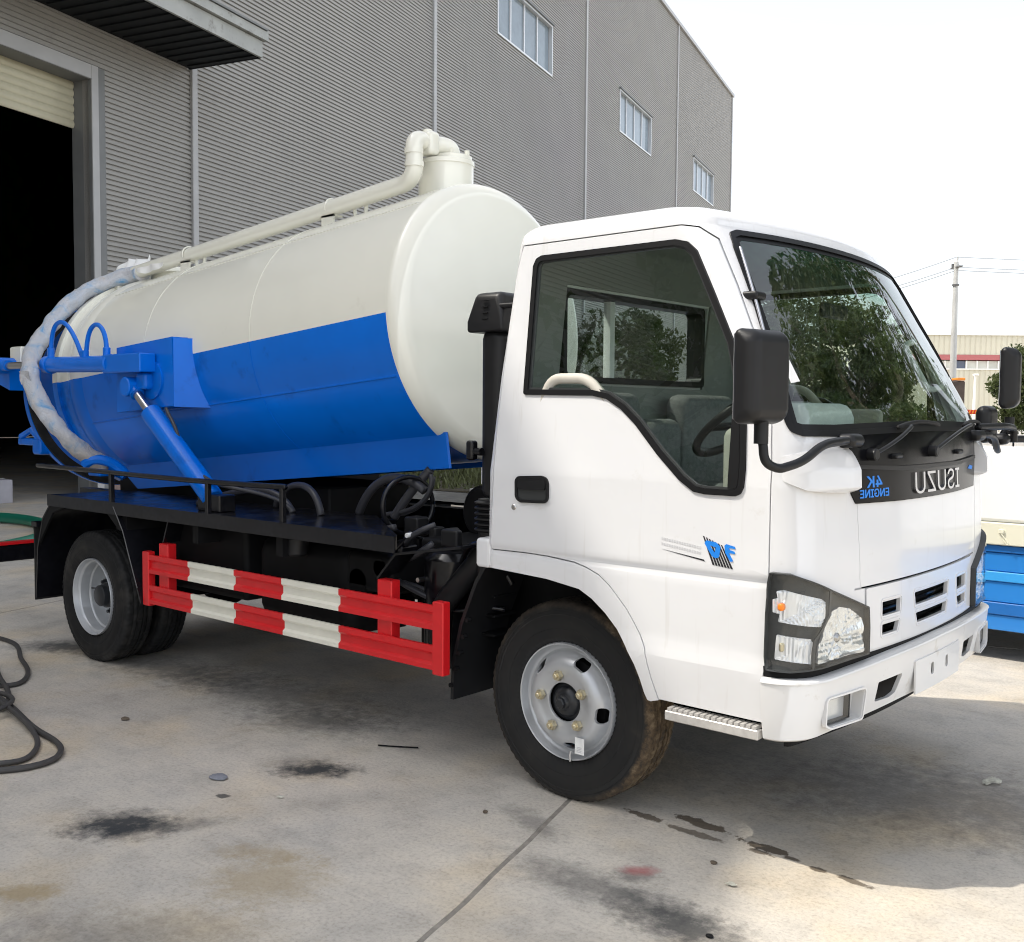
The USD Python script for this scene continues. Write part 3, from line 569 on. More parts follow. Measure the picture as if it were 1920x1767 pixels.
# inner lining and interior
lin = loft(.041)-loft(.050)
for c_ in (prism(rpoly(below).buffer(.02), 'y', -1.3, 1.3), prism(WIN_OUT.buffer(.012), 'y', -1.2, 1.2), warp(WS_OUT.buffer(.015), smap, -.25, .12, edge=.05), prism([(-.57, 1.59), (-.57, 1.99), (.57, 1.99), (.57, 1.59)], 'x', -.5, 0.0), prism([(-.8, .2), (-.8, 1.02), (.8, 1.02), (.8, .2)], 'x', .5, 1.3)): lin = lin - c_
part('cab_lining', lin, Mt['headliner'], truck, 30)
fl = prism([(-.82, .96), (.82, .96), (.82, 1.0), (-.82, 1.0)], 'x', -.26, .92)
part('cab_floor', fl, Mt['interior'], truck)
part('dashboard', [prism(rpoly([(.60, 1.02), (.66, 1.32), (.74, 1.425), (.84, 1.442), (.885, 1.425), (.93, 1.02)], .03), 'y', -.70, .70), rbox((.66, -.66, 1.38), (.885, -.24, 1.515), .05)], Mt['dash'], truck, 30)
st = group_part('steering_wheel', truck); c0 = np.array([.52, -.42, 1.45]); ax_ = np.array([-.62, 0, .78]); ax_ /= np.linalg.norm(ax_); u_ = np.array([0, 1.0, 0]); w_ = np.cross(ax_, u_)
part('wheel_rim', tube([c0+.20*(math.cos(t)*u_+math.sin(t)*w_) for t in np.linspace(0, 2*PI, 41)], .016, 10), Mt['plastic'], st, True)
part('spokes', [tube([c0-ax_*.02, c0+.195*(math.cos(t)*u_+math.sin(t)*w_)], .014, 8) for t in (.2, PI-.2, -PI/2)] + [cyl(c0-ax_*.05, c0+ax_*.01, .06, bevel=.01), cyl(c0-ax_*.5, c0-ax_*.03, .035)], Mt['plastic'], st)
for yc, wd in ((-.42, .24), (.40, .24), (.02, .13)):
    se = group_part('seat', truck)
    part('cushion', rbox((-.10, yc-wd, 1.0), (.42, yc+wd, 1.16), .05), Mt['fabric'], se, 40); part('backrest', rbox((-.20, yc-wd, 1.12), (-.07, yc+wd, 1.56 if wd > .2 else 1.45), .05), Mt['fabric'], se, 40)
for sg in (-1, 1): part('pillar_trim', warp(rpoly([(sg*.79, 2.02), (sg*.735, 2.07), (sg*.845, 1.55), (sg*.90, 1.42), (sg*1.0, 1.42), (sg*.92, 1.60)]), smap, -.062, -.054, edge=.05), Mt['pillar_trim'], truck, 30)
rw = group_part('rear_window', truck)
part('rear_seal', prism(rpoly([(-.56, 1.60), (-.56, 1.98), (.56, 1.98), (.56, 1.60)], .02).difference(rpoly([(-.535, 1.625), (-.535, 1.955), (.535, 1.955), (.535, 1.625)], .03)), 'x', -.30, -.215), Mt['seal'], rw)
part('mullion', prism([(-.20, 1.626), (-.165, 1.626), (-.165, 1.954), (-.20, 1.954)], 'x', -.275, -.24), Mt['alu_trim'], rw)
part('rear_pane', prism([(-.53, 1.63), (-.53, 1.95), (.53, 1.95), (.53, 1.63)], 'x', -.262, -.258), Mt['glass'], rw, False)
part('dash_side', rbox((.66, -.835, 1.08), (.80, -.72, 1.43), .03), Mt['cream_trim'], truck, 40)
part('interior_mirror', rbox((.60, .03, 1.86), (.625, .27, 1.92), .012), Mt['plastic'], truck, 40)
gh = tube(fillet([(.735, .735, 1.80), (.70, .69, 1.78), (.80, .735, 1.58), (.845, .775, 1.60)], .05), .014, 8)
part('grab_handle', gh, Mt['pillar_trim'], truck, True)
# windscreen: seal, glass, sticker
ws = group_part('windscreen', truck)
part('windscreen_seal', warp(WS_OUT.buffer(.004).difference(WS_OUT.buffer(-.016, join_style=1)), smap, -.008, .006, edge=.05), Mt['seal'], ws, 30)
part('windscreen_glass', warp(WS_OUT.buffer(-.012), smap, -.006, -.002, edge=.06), Mt['windscreen'], ws, 40)
part('frit_band', warp(WS_OUT.buffer(-.016).difference(WS_OUT.buffer(-.034).intersection(rpoly([(-2, 1.434), (2, 1.434), (2, 2.082), (-2, 2.082)]))), smap, -.0018, -.0010, edge=.05), Mt['seal'], ws, 30)
part('sticker', warp(rpoly([(-.825, 1.575), (-.812, 1.655), (-.775, 1.66), (-.775, 1.582)]), smap, -.0012, -.0005, edge=.04), Mt['paper'], ws, False)
# bright wire clip strip down the near A pillar with its black holder
pl = [smap(np.array(-.755), np.array(2.03), np.array(.018)), smap(np.array(-.845), np.array(1.72), np.array(.018)), smap(np.array(-.915), np.array(1.47), np.array(.018))]
aer = group_part('aerial', truck)
part('aerial_rod', tube(pl, .0055, 8, 20), Mt['chrome'], aer, True)
q = smap(np.array(-.795), np.array(1.862), np.array(.012)); part('aerial_clip', rbox(q+[-.05, -.03, -.014], q+[.02, .04, .014], .010), Mt['plastic'], aer, 40)
# black nose panel with lettering
NP = rpoly([(-.61, 1.29), (-.645, 1.245), (-.64, 1.22), (-.612, 1.186), (-.3, 1.180), (0, 1.179), (.3, 1.180), (.612, 1.186), (.655, 1.30), (.68, 1.408), (.3, 1.418), (-.3, 1.418), (-.655, 1.408)], .004)
nose = group_part('nose_panel', truck)
part('panel_skin', warp(NP, smap, -.004, .005, edge=.04), Mt['nose'], nose, 30)
part('cowl_lip', warp(rpoly([(-.60, 1.300), (-.3, 1.285), (.3, 1.285), (.60, 1.300), (.60, 1.312), (.3, 1.300), (-.3, 1.300), (-.60, 1.312)]), smap, .0055, .016, edge=.04), Mt['plastic'], nose, 40)
def mirror_text(txt, cs, z0, height, h0, h1, mat_, name, parent, bold=False, width=None, slant=0.0):
    t = meshkit.text_mesh(txt, height, 1.0, bold); v = t.vertices.copy(); x0, x1 = v[:, 0].min(), v[:, 0].max(); sc = (width/(x1-x0)) if width else 1.0
    t = t.subdivide_to_size(.02) if False else t
    s = cs-(v[:, 0]-(x0+x1)/2)*sc - slant*v[:, 1]
    t.vertices = smap(s, z0+v[:, 1], h0+(h1-h0)*v[:, 2]); t.invert(); part(name, t, mat_, parent, 20)
for ch, cs in zip('ISUZU', (.285, .215, .10, -.025, -.145)):
    pass
mirror_text('ISUZU', .062, 1.198, .075, .0055, .013, Mt['chrome'], 'chrome_letters', nose, False, .50)
mirror_text('4K', -.490, 1.236, .036, .0055, .0068, Mt['blue_sticker'], 'blue_letters', nose, True, .105)
mirror_text('ENGINE', -.490, 1.203, .026, .0055, .0068, Mt['blue_sticker'], 'blue_letters', nose, True, .20)
part('blue_mark', warp(rpoly([(.49, 1.262), (.53, 1.275), (.585, 1.268), (.57, 1.255), (.53, 1.258)]), smap, .0055, .0066, edge=.03), Mt['blue_sticker'], nose, False)
# corner bulges under the mirror arms
for sg in (-1, 1):
    bp_ = rpoly([(sg*.655, 1.368), (sg*.80, 1.375), (sg*.95, 1.345), (sg*.95, 1.27), (sg*.88, 1.240), (sg*.80, 1.232), (sg*.675, 1.226), (sg*.657, 1.238)], .012)
    fn_ = lambda s, z, h: smap(s, z, -.006+h*(  .006+.052*np.clip((.95-np.abs(s))/.26, 0, 1)**.8*np.clip((z-1.224)/.020, 0, 1)**.5*np.clip((1.372-z)/.07, 0.05, 1.0)**.6))
    part('corner_bulge', warp(bp_, fn_, 0.0, 1.0, edge=.016), Mt['cab_white'], truck, 45)
# wipers
for s0, s1, s2 in ((-.52, -.30, .06), (-.02, .42, .78)):
    wi = group_part('wiper', truck); P_ = lambda s, z, h: smap(np.array(s), np.array(z), np.array(h))
    a, b = P_(s0, 1.345, .015), P_((s1+s2)/2-.05, 1.445, .03)
    part('wiper_arm', tube([P_(s0, 1.345, .02), P_(s0+.12, 1.385, .035), P_((s1+s2)/2-.12, 1.437, .035)], .007, 8, 14), Mt['plastic'], wi, True)
    part('wiper_blade', tube([P_(s1-.02, 1.433, .022), P_((s1+s2)/2, 1.452, .022), P_(s2, 1.440, .022)], .008, 6, 18), Mt['rubber'], wi, True)
    part('wiper_pivot', cyl(P_(s0, 1.345, .0), P_(s0, 1.345, .035), .020, seg=16, bevel=.004), Mt['plastic'], wi)
for s_ in (-.33, .32):
    part('washer_jet', rbox(smap(np.array(s_), np.array(1.335), np.array(-.0))+[-.01, -.03, -.009], smap(np.array(s_), np.array(1.335), np.array(.0))+[.022, .03, .009], .007), Mt['plastic'], truck)
# grille: white frame with six openings over a black cavity
gro = rpoly([(-.550, .901), (.550, .901), (.541, .692), (-.541, .692)], .006)
cols = [((-.437, .843), (-.300, .843), (-.304, .795), (-.437, .795)), ((-.172, .845), (.172, .845), (.160, .799), (-.182, .799)), ((.300, .843), (.437, .843), (.428, .795), (.290, .795)),
        ((-.437, .766), (-.312, .766), (-.330, .731), (-.437, .731)), ((-.198, .770), (.150, .770), (.130, .734), (-.208, .734)), ((.280, .766), (.405, .766), (.385, .731), (.265, .731))]
cols = [((-.437, .843), (-.300, .843), (-.304, .795), (-.437, .795)), ((-.178, .845), (.178, .845), (.168, .799), (-.168, .799)), ((.300, .843), (.437, .843), (.437, .795), (.304, .795)),
        ((-.437, .766), (-.308, .766), (-.324, .731), (-.437, .731)), ((-.165, .770), (.165, .770), (.150, .734), (-.150, .734)), ((.308, .766), (.437, .766), (.437, .731), (.324, .731))]
gpoly = gro
for c_ in cols: gpoly = gpoly.difference(rpoly(c_, .004))
gri = group_part('grille', truck)
part('grille_frame', warp(gpoly, smap, -.010, .004, edge=.035), Mt['cab_white'], gri, 30)
for c_ in cols:   # a shallow dished border round each opening
    q = rpoly(c_, .004); part('grille_rim', warp(q.buffer(.012, join_style=1).difference(q.buffer(.0065, join_style=1)), smap, .004, .0062, edge=.03), Mt['cab_white'], gri, 40)
part('radiator', warp(GR.buffer(.02), smap, -.085, -.075, edge=.08), Mt['black_dull'], gri, False)
for k in range(9): part('radiator_bar', warp(rpoly([(-.52+.0, .70+.022*k), (.52, .70+.022*k), (.52, .708+.022*k), (-.52, .708+.022*k)]), smap, -.075, -.062, edge=.1), Mt['black'], gri, False)
# black gap between grille and bumper
part('lower_valance', warp(rpoly([(-1.015, .684), (1.015, .684), (1.015, .62), (-1.015, .62)]), smap, -.03, .003, edge=.05), Mt['black_dull'], truck, 30)
part('nose_backing', warp(rpoly([(-.95, .40), (.95, .40), (.95, .70), (-.95, .70)]), smap, -.115, -.10, edge=.06), Mt['black_dull'], truck, False)
# headlights
HLs = [(-0.9914, 0.9859), (-0.9329, 0.9833), (-0.8787, 0.9632), (-0.7827, 0.9239), (-0.5633, 0.8458), (-0.5564, 0.7756), (-0.5587, 0.688), (-0.672, 0.6876), (-0.8641, 0.6817), (-0.9339, 0.6758), (-0.9999, 0.677), (-1.0019, 0.7185), (-0.9992, 0.8564)]
for sg in (-1, 1):
    hl = group_part('headlight', truck); mp = lambda L: [(s*(-sg), z) for s, z in L]
    HP = rpoly(mp(HLs), .006)
    part('lamp_housing', warp(HP, smap, -.030, -.018+.022, edge=.03), Mt['lamp_dark'], hl, 30)
    part('lamp_lens', warp(HP.buffer(-.004), smap, .020, .0235, edge=.03), Mt['lens'], hl, 40)
    part('lens_edge', warp(HP.difference(HP.buffer(-.004)), smap, -.01, .0238, edge=.03), Mt['lamp_dark'], hl, 40)
    SX = lambda a: -sg*a
    # upper indicator, lower sidelight, main beam as faceted bowls
    def ribbed(poly, h0, depth, freq, name):
        fn_ = lambda s, z, h: smap(s, z, h0+h*(.004+.0022*np.sin(s*freq)))
        part(name, warp(poly, fn_, 0, 1.0, edge=.006), Mt['reflector'], hl, 20)
    e = sorted([abs(s) for s, _ in HLs]); smax, smin = e[-1], e[0]
    wS = smax-smin
    up = rpoly(mp([(-0.983, 0.9), (-0.9677, 0.9048), (-0.971, 0.9263), (-0.9502, 0.9312), (-0.8256, 0.899), (-0.805, 0.8866), (-0.8095, 0.8364), (-0.8316, 0.8122), (-0.86, 0.8153), (-0.9665, 0.8312), (-0.9609, 0.8552), (-0.9808, 0.8599)]), .003)
    lo_ = rpoly(mp([(-0.9689, 0.7906), (-0.8688, 0.7775), (-0.8609, 0.7667), (-0.8668, 0.6986), (-0.9743, 0.7128)]), .004)
    ribbed(up, .006, .01, 620, 'indicator_reflector'); ribbed(lo_, .006, .01, 620, 'sidelight_reflector')
    bm = rpoly(mp([(-0.849, 0.6967), (-0.8395, 0.7475), (-0.8032, 0.8187), (-0.7631, 0.8562), (-0.7328, 0.8646), (-0.676, 0.8526), (-0.5991, 0.8114), (-0.5926, 0.6993), (-0.7654, 0.6977)]), .005)
    cs_, cz_ = -sg*-.735, .765
    fb = lambda s, z, h: smap(s, z, .0052+h*(.001+.012*np.clip(np.hypot((s-cs_), z-cz_)/.14, 0, 1.05)**2+(.0030*np.sin(9*np.arctan2(z-cz_, s-cs_)+1.7*np.sin(3.3*np.arctan2(z-cz_, s-cs_)))+.0016*np.sin(z*330)*(z < cz_)+.0018*np.sin(s*420+z*90)*(z >= cz_))*np.clip(np.hypot(s-cs_, z-cz_)/.03, 0, 1)))
    part('beam_reflector', warp(bm, fb, 0, 1.0, edge=.008), Mt['beam'], hl, 15)
    p_ = smap(np.array(cs_), np.array(cz_), np.array(.006)); o_ = smap(np.array(cs_), np.array(cz_), np.array(.0165))
    part('beam_bulb', cyl(p_, o_, .016, .010, 16, .002), Mt['chrome'], hl)
    p_ = smap(np.array(SX(-.953)), np.array(.879), np.array(.012)); part('amber_bulb', rbox(p_-[.012, .016, .012], p_+[.008, .010, .012], .008), Mt['amber'], hl, 60)
    p_ = smap(np.array(SX(-.951)), np.array(.752), np.array(.012)); part('sidelight_bulb', rbox(p_-[.010, .010, .014], p_+[.004, .010, .014], .006), Mt['brass'], hl, 60)
    part('lamp_divider', warp(LineString(mp([(-0.7914, 0.9223), (-0.7974, 0.845), (-0.8592, 0.7749), (-0.8676, 0.6854)])).buffer(.004), smap, .0165, .0205, edge=.03), Mt['lamp_dark'], hl, 30)
# bumper
def bmap(s, z, h):
    return smap(s, np.full_like(np.asarray(s, float), .55), h+.0) * [1, 1, 0] + np.stack([0*z, 0*z, z], -1)
def btop(s): return np.interp(np.abs(s), [0, .4, .8, 1.05, 1.4], [.678, .672, .657, .652, .650])
bt = np.linspace(-1.0, 1.0, 81); SE = s_of(.885, -.93, .55); SM = abs(SE)
zsec = [(.0, -.02), (.0, .018), (.016, .030), (.035, .036), (.062, .038), (.066, .034), (.072, .034), (.10, .034), (.5, .026), (.8, .014), (.96, .006), (1.0, -.008), (1.0, -.03)]
def bbot(s): return np.interp(np.abs(s), [0, .30, .55, .95, 1.05, 1.4], [.482, .480, .473, .448, .447, .447])
def bumper_mesh():
    ss_ = np.unique(np.concatenate([np.linspace(-SM, SM, 161)])); V = []
    prof = []
    for f, h in zsec: prof.append((f, h))
    prof += [(min(f, .985), h-.014) for f, h in zsec[::-1]]
    for f, h in prof:
        top, bot = btop(ss_), bbot(ss_); z = top-(top-bot)*f
        V.append(bmap(ss_, z, np.full_like(ss_, h)))
    n = len(ss_); k = len(V); V = np.concatenate(V); Fc = []
    for i in range(k):
        for j in range(n-1):
            a, b = i*n+j, i*n+j+1; c_, d_ = ((i+1) % k)*n+j, ((i+1) % k)*n+j+1; Fc += [(a, c_, d_), (a, d_, b)]
    for e_ in (0, n-1):
        ring = [i*n+e_ for i in range(k)]; cc = len(V); V = np.vstack([V, V[ring].mean(0)])
        for i in range(k):
            a, b = ring[i], ring[(i+1) % k]; Fc.append((a, b, cc) if e_ else (b, a, cc))
    t = trimesh.Trimesh(V, np.array(Fc), process=False); t.fix_normals()
    if t.volume < 0: t.invert()
    return t
bm_ = mani(bumper_mesh()); bu = group_part('bumper', truck); adds = []
sfog0, sfog1 = abs(s_of(1.038, -.82, .55)), abs(s_of(1.074, -.60, .55))
for sg in (-1, 1):
    fp = rpoly([(sg*(sfog0+.005), .503), (sg*sfog0, .583), (sg*sfog1, .583), (sg*(sfog1+.022), .490), (sg*(sfog0-.02), .492)], .012)
    ap = rpoly([(sg*.505, .585), (sg*.325, .587), (sg*.355, .522), (sg*.40, .512), (sg*.505, .516)], .008)
    bm_ = bm_ - warp(fp, bmap, -.010, .08, edge=.04) - warp(ap, bmap, -.2, .08, edge=.05) - warp(Polygon(Point(sg*.078, .556).buffer(.016)).buffer(0) if False else rpoly([(sg*.090, .54), (sg*.064, .54), (sg*.064, .580), (sg*.090, .580)], .012), bmap, -.02, .08, edge=.05)
    fg = group_part('fog_light', truck)
    fl_ = fp.buffer(-.006).intersection(rpoly([(sg*(sfog0+.05), .4), (sg*(sfog1+.075), .4), (sg*(sfog1+.065), .7), (sg*(sfog0+.05), .7)]))
    part('fog_reflector', warp(fl_, bmap, -.0095, -.004, edge=.03), Mt['reflector'], fg, 30); part('fog_lens', warp(fl_, bmap, .012, .016, edge=.03), Mt['lens'], fg, 30)
    part('fog_rim', warp(fl_.difference(fl_.buffer(-.003)), bmap, -.0095, .018, edge=.03), Mt['lamp_dark'], fg, 30)
    part('fog_pocket', warp(fp.buffer(.004), bmap, -.0125, -.0102, edge=.04), Mt['flap_white'], bu, 30); part('fog_wall', warp(fp.buffer(.003).difference(fp.buffer(-.001)), bmap, -.0101, .03, edge=.04), Mt['flap_white'], bu, 30)
    rim_ = fp.buffer(.007, join_style=1).difference(fp.buffer(.001)); part('fog_surround', warp(rim_, bmap, .020, .0358, edge=.03), Mt['flap_white'], bu, 40)
    part('intake_mesh', warp(ap.buffer(.004), bmap, -.052, -.046, edge=.05), Mt['black_dull'], bu, False)
for sg in (-1, 1):
    part('bolt_cup', warp(rpoly([(sg*.094, .536), (sg*.060, .536), (sg*.060, .584), (sg*.094, .584)], .014), bmap, -.0198, -.017, edge=.04), Mt['black_dull'], bu, False)
part('bumper_shell', bm_, Mt['flap_white'], bu, 35)
part('plate_pad', warp(rpoly([(-.235, .612), (.235, .612), (.232, .492), (-.232, .492)], .004).difference(unary_union([rpoly([(sg*.092, .538), (sg*.062, .538), (sg*.062, .582), (sg*.092, .582)], .012) for sg in (-1, 1)])), bmap, .0285, .0350, edge=.04), Mt['flap_white'], bu, 30)
# wheel arch lining (dark inside of the flares) and steps
for sg in (-1, 1):
    P = [(-.30, .90)]+[(x, z+.02) for x, z in FLARE_LOW[1:-2]]; Q = [(x-.012, z+.010) for x, z in P][::-1]
    part('arch_liner', prism(rpoly(P+[(x-.004, z+.018) for x, z in P][::-1]), 'y', min(sg*.50, sg*.905), max(sg*.50, sg*.905)), Mt['black_dull'], truck)
    sp = group_part('step', truck); y0, y1 = sg*.66, sg*.905
    part('tread', [box((.535, min(y0, y1), .462), (.868, max(y0, y1), .478), .003)], Mt['black_dull'], sp)
    for k in range(16): part('tread_tooth', box((.540+.0208*k, min(sg*.90, sg*.946), .4785), (.5535+.0208*k, max(sg*.90, sg*.946), .489)), Mt['step'], sp, False)
    part('step_edge', box((.530, min(sg*.915, sg*.948), .446), (.874, max(sg*.915, sg*.948), .478), .003), Mt['step'], sp)
# door lettering on the near side
lg = group_part('door_badge', truck)
for k in range(7):
    x = .655+.011*k; part('slash', warp(rpoly([(x, 1.078-.004*k), (x+.006, 1.076-.004*k), (x+.046, .985-.001*k), (x+.038, .985-.001*k)]), side_near, .0006, .0012, edge=.012), Mt['black_sticker'], lg, False)
blob = rpoly([(.662, 1.054), (.668, 1.064), (.705, 1.060), (.722, 1.046), (.716, 1.012), (.703, 1.008), (.69, 1.014)], .004).difference(rpoly([(.682, 1.048), (.704, 1.044), (.700, 1.026)]))
part('blue_shape', warp(blob, side_near, .0014, .0020, edge=.012), Mt['blue_sticker'], lg, False)
blob2 = rpoly([(.735, 1.052), (.742, 1.058), (.772, 1.052), (.776, 1.044), (.752, 1.046), (.754, 1.040), (.772, 1.036), (.774, 1.028), (.752, 1.030), (.768, 1.004), (.757, 1.002), (.738, 1.030)], .002)
part('blue_shape', warp(blob2, side_near, .0014, .0020, edge=.012), Mt['blue_sticker'], lg, False)
part('under_line', warp(rpoly([(.50, 1.020), (.66, 1.000), (.665, .994), (.60, 1.004)]), side_near, .0006, .0012, edge=.012), Mt['black_sticker'], lg, False)
for r_, z in enumerate((1.052, 1.034)):
    for k in range(16):
        x = .497+.0097*k; part('faint_mark', warp(rpoly([(x, z-.0012*k), (x+.0062, z-.0012*k), (x+.0062, z-.0012*k+.008), (x, z-.0012*k+.008)]), side_near, .0006, .0010, edge=.012), Mt['grey_sticker'], lg, False)
# mirrors
def side_mirror(sg):
    m = group_part('mirror', truck); f = lambda x, y, z: (x, sg*y, z); yc = 1.15
    ang = math.radians(12)*sg
    cx_, cz_ = (.945, 1.585) if sg < 0 else (1.005, 1.645); yc = 1.125 if sg < 0 else 1.165
    hl_ = to_tm(m3.Manifold.batch_hull([m3.Manifold.sphere(r, 28).translate((x, y, z)) for x, r, yy, zz_ in ((-.006, .022, .072, .116), (.012, .042, .052, .094)) for y in (-yy, yy) for z in (-zz_, zz_)]))
    hl_.apply_transform(trimesh.transformations.rotation_matrix(ang, [0, 0, 1])); hl_.apply_translation(f(cx_, yc, cz_)); part('mirror_shell', hl_, Mt['plastic'], m, 35)
    gl_ = to_tm(rbox((-.031, -.080, -.124), (-.0275, .080, .124), .0015)); gl_.apply_transform(trimesh.transformations.rotation_matrix(ang, [0, 0, 1])); gl_.apply_translation(f(cx_, yc, cz_)); part('mirror_glass', gl_, Mt['chrome'], m, False)
    arm = fillet([f(cx_+.012, yc+.005, 1.44), f(.970, 1.13, 1.335), f(.995, 1.09, 1.315), f(1.02, .98, 1.335), f(1.035, .88, 1.385), f(1.045, .74, 1.395), f(1.025, .66, 1.392)], .05, 8)
    part('mirror_arm', tube(arm, .0138, 12), Mt['plastic'], m, True)
    part('arm_joint', rbox(f(.985, .60, 1.37), f(1.06, .70, 1.415), .02), Mt['plastic'], m, 40); part('arm_collar', [cyl(f(cx_+.012, yc+.005, 1.39), f(cx_+.012, yc+.005, 1.47), .021, seg=16)], Mt['plastic'], m, 40)
side_mirror(-1); side_mirror(1)
fmr = group_part('front_view_mirror', truck)
part('mirror_bar', tube(fillet([(1.02, .70, 1.425), (1.06, .95, 1.43), (1.05, 1.12, 1.42), (1.05, 1.13, 1.36)], .04), .016, 10), Mt['plastic'], fmr, True)
part('mirror_stub', rbox((.96, 1.02, 1.345), (1.05, 1.10, 1.395), .025), Mt['plastic'], fmr, 40); part('mirror_stay', tube([(1.0, 1.08, 1.37), (1.12, 1.30, 1.37)], .017, 10), Mt['plastic'], fmr, True)
wd_ = to_tm(rbox((-.035, -.075, -.085), (.035, .075, .085), .034, 14)); wd_.apply_translation((.93, 1.13, 1.435)); part('wide_mirror', wd_, Mt['plastic'], fmr, 40)
# roof edge drip rail and rear hinge nub
part('rear_bracket', rbox((-.40, -.80, 1.885), (-.25, -.77, 1.905), .008), Mt['plastic'], truck)
# ---------------- wheels (local: axis along +y of the outer side at distance; built for the near side, mirrored for the far side)
WR = .386; ZW = .376
Mt['mud'] = usdkit.material(stage, '/World/Looks/muddy_rubber', {
    'g': ('geometry', {}), 'sub': ('vector_math', {'math_type': 'subtract', 'vector2': (0, 0, ZW)}), 'mul': ('vector_math', {'math_type': 'multiply', 'vector2': (1, 0, 1)}), 'len': ('vector_math', {'math_type': 'length'}),
    'n': ('noise_texture', {'scale': 26.0, 'detail': 8.0, 'roughness': .75}), 'a': ('math', {'math_type': 'multiply_add', 'value2': .030, 'value3': -.015}), 's': ('math', {'math_type': 'add'}),
    'm': ('map_range', {'from_min': .356, 'from_max': .368, 'to_min': 0.0, 'to_max': 1.0, 'clamp': True}), 'xyz': ('separate_xyz', {}), 'mx': ('map_range', {'from_min': .10, 'from_max': .22, 'to_min': .25, 'to_max': 1.0, 'clamp': True}),
    'mz': ('map_range', {'from_min': .02, 'from_max': .14, 'to_min': .35, 'to_max': 1.0, 'clamp': True}), 'mm': ('math', {'math_type': 'multiply'}), 'mm2': ('math', {'math_type': 'multiply'}),
    'rr': ('rgb_ramp', {'ramp': [(.36, (.018, .015, .012)), (.50, (.075, .050, .028)), (.72, (.19, .145, .09))]}), 'nd': ('noise_texture', {'scale': 5.0, 'detail': 8.0, 'roughness': .65}), 'rd': ('rgb_ramp', {'ramp': [(.40, (.0085, .0085, .009)), (.62, (.014, .0135, .0125)), (.8, (.045, .040, .033))]}), 'x': ('mix', {}), 'p': ('principled_bsdf', {'roughness': .75, 'specular_ior_level': .35})},
    [('g.position', 'nd.vector'), ('nd.fac', 'rd.fac'), ('rd.color', 'x.color1'), ('g.position', 'sub.vector1'), ('sub.vector', 'mul.vector1'), ('mul.vector', 'len.vector1'), ('g.position', 'n.vector'), ('n.fac', 'a.value1'), ('len.value', 's.value1'), ('a.value', 's.value2'), ('s.value', 'm.value'),
     ('g.position', 'xyz.vector'), ('xyz.x', 'mx.value'), ('xyz.z', 'mz.value'), ('m.result', 'mm.value1'), ('mx.result', 'mm.value2'), ('mm.value', 'mm2.value1'), ('mz.result', 'mm2.value2'), ('n.fac', 'rr.fac'), ('rr.color', 'x.color2'), ('mm2.value', 'x.fac'), ('x.color', 'p.base_color')], surface='p.BSDF')
def tyre(cx, yo, sg, w=.196, seg=216, flat=.010):
    """tyre with its outer sidewall at y = yo on side sg (-1 near, 1 far); inner towards the truck's middle"""
    half = w/2
    prof = []   # (radius, inward distance from the outer wall)
    side = [(.226, .024), (.234, .014), (.250, .007), (.270, .003), (.278, .0005), (.281, .0022), (.290, .0), (.305, -.0012), (.320, .0005), (.332, .003), (.335, .0012), (.341, .0035), (.344, .0055), (.350, .0085), (.353, .0075), (.362, .0105), (.372, .0145), (.380, .0205), (.3845, .029)]
    g = [(.385, .036), (.385, .050), (.377, .0525), (.377, .0585), (.3855, .061), (.386, .0755), (.3775, .078), (.3775, .084), (.386, .0865), (.386, .098)]
    hp = side+g; full = hp+[(r, w-y) for r, y in hp[::-1]]
    th = np.linspace(0, 2*PI, seg, endpoint=False); V = []
    for i, (r, y) in enumerate(full):
        rr = np.full(seg, r); yy = min(y, w-y)
        if .0100 < yy < .0305: rr = r-.0042*((np.arange(seg) % 3) == 0)
        elif .033 < yy and r > .38: rr = r-.005*((np.arange(seg)+(3 if yy > .07 else 0)) % 6 == 0)
        x = rr*np.cos(th); z = np.maximum(rr*np.sin(th), -ZW)
        bulge = np.where(np.sin(th) < -.90, .010*np.clip((r-.26)/.08, 0, 1)*np.clip((.383-r)/.03, 0, 1)*(-np.sin(th)-.90)/.1, 0)
        yv = y-bulge if y < half else y+bulge
        V.append(np.stack([cx+x, np.full(seg, yo)-sg*yv, ZW+z], 1))
    n = len(full); V = np.concatenate(V); Fc = []
    for i in range(n):
        for j in range(seg):
            a, b = i*seg+j, i*seg+(j+1) % seg; c_, d_ = ((i+1) % n)*seg+j, ((i+1) % n)*seg+(j+1) % seg; Fc += [(a, b, d_), (a, d_, c_)]
    t = trimesh.Trimesh(V, np.array(Fc), process=False)
    if t.volume < 0: t.invert()
    return t
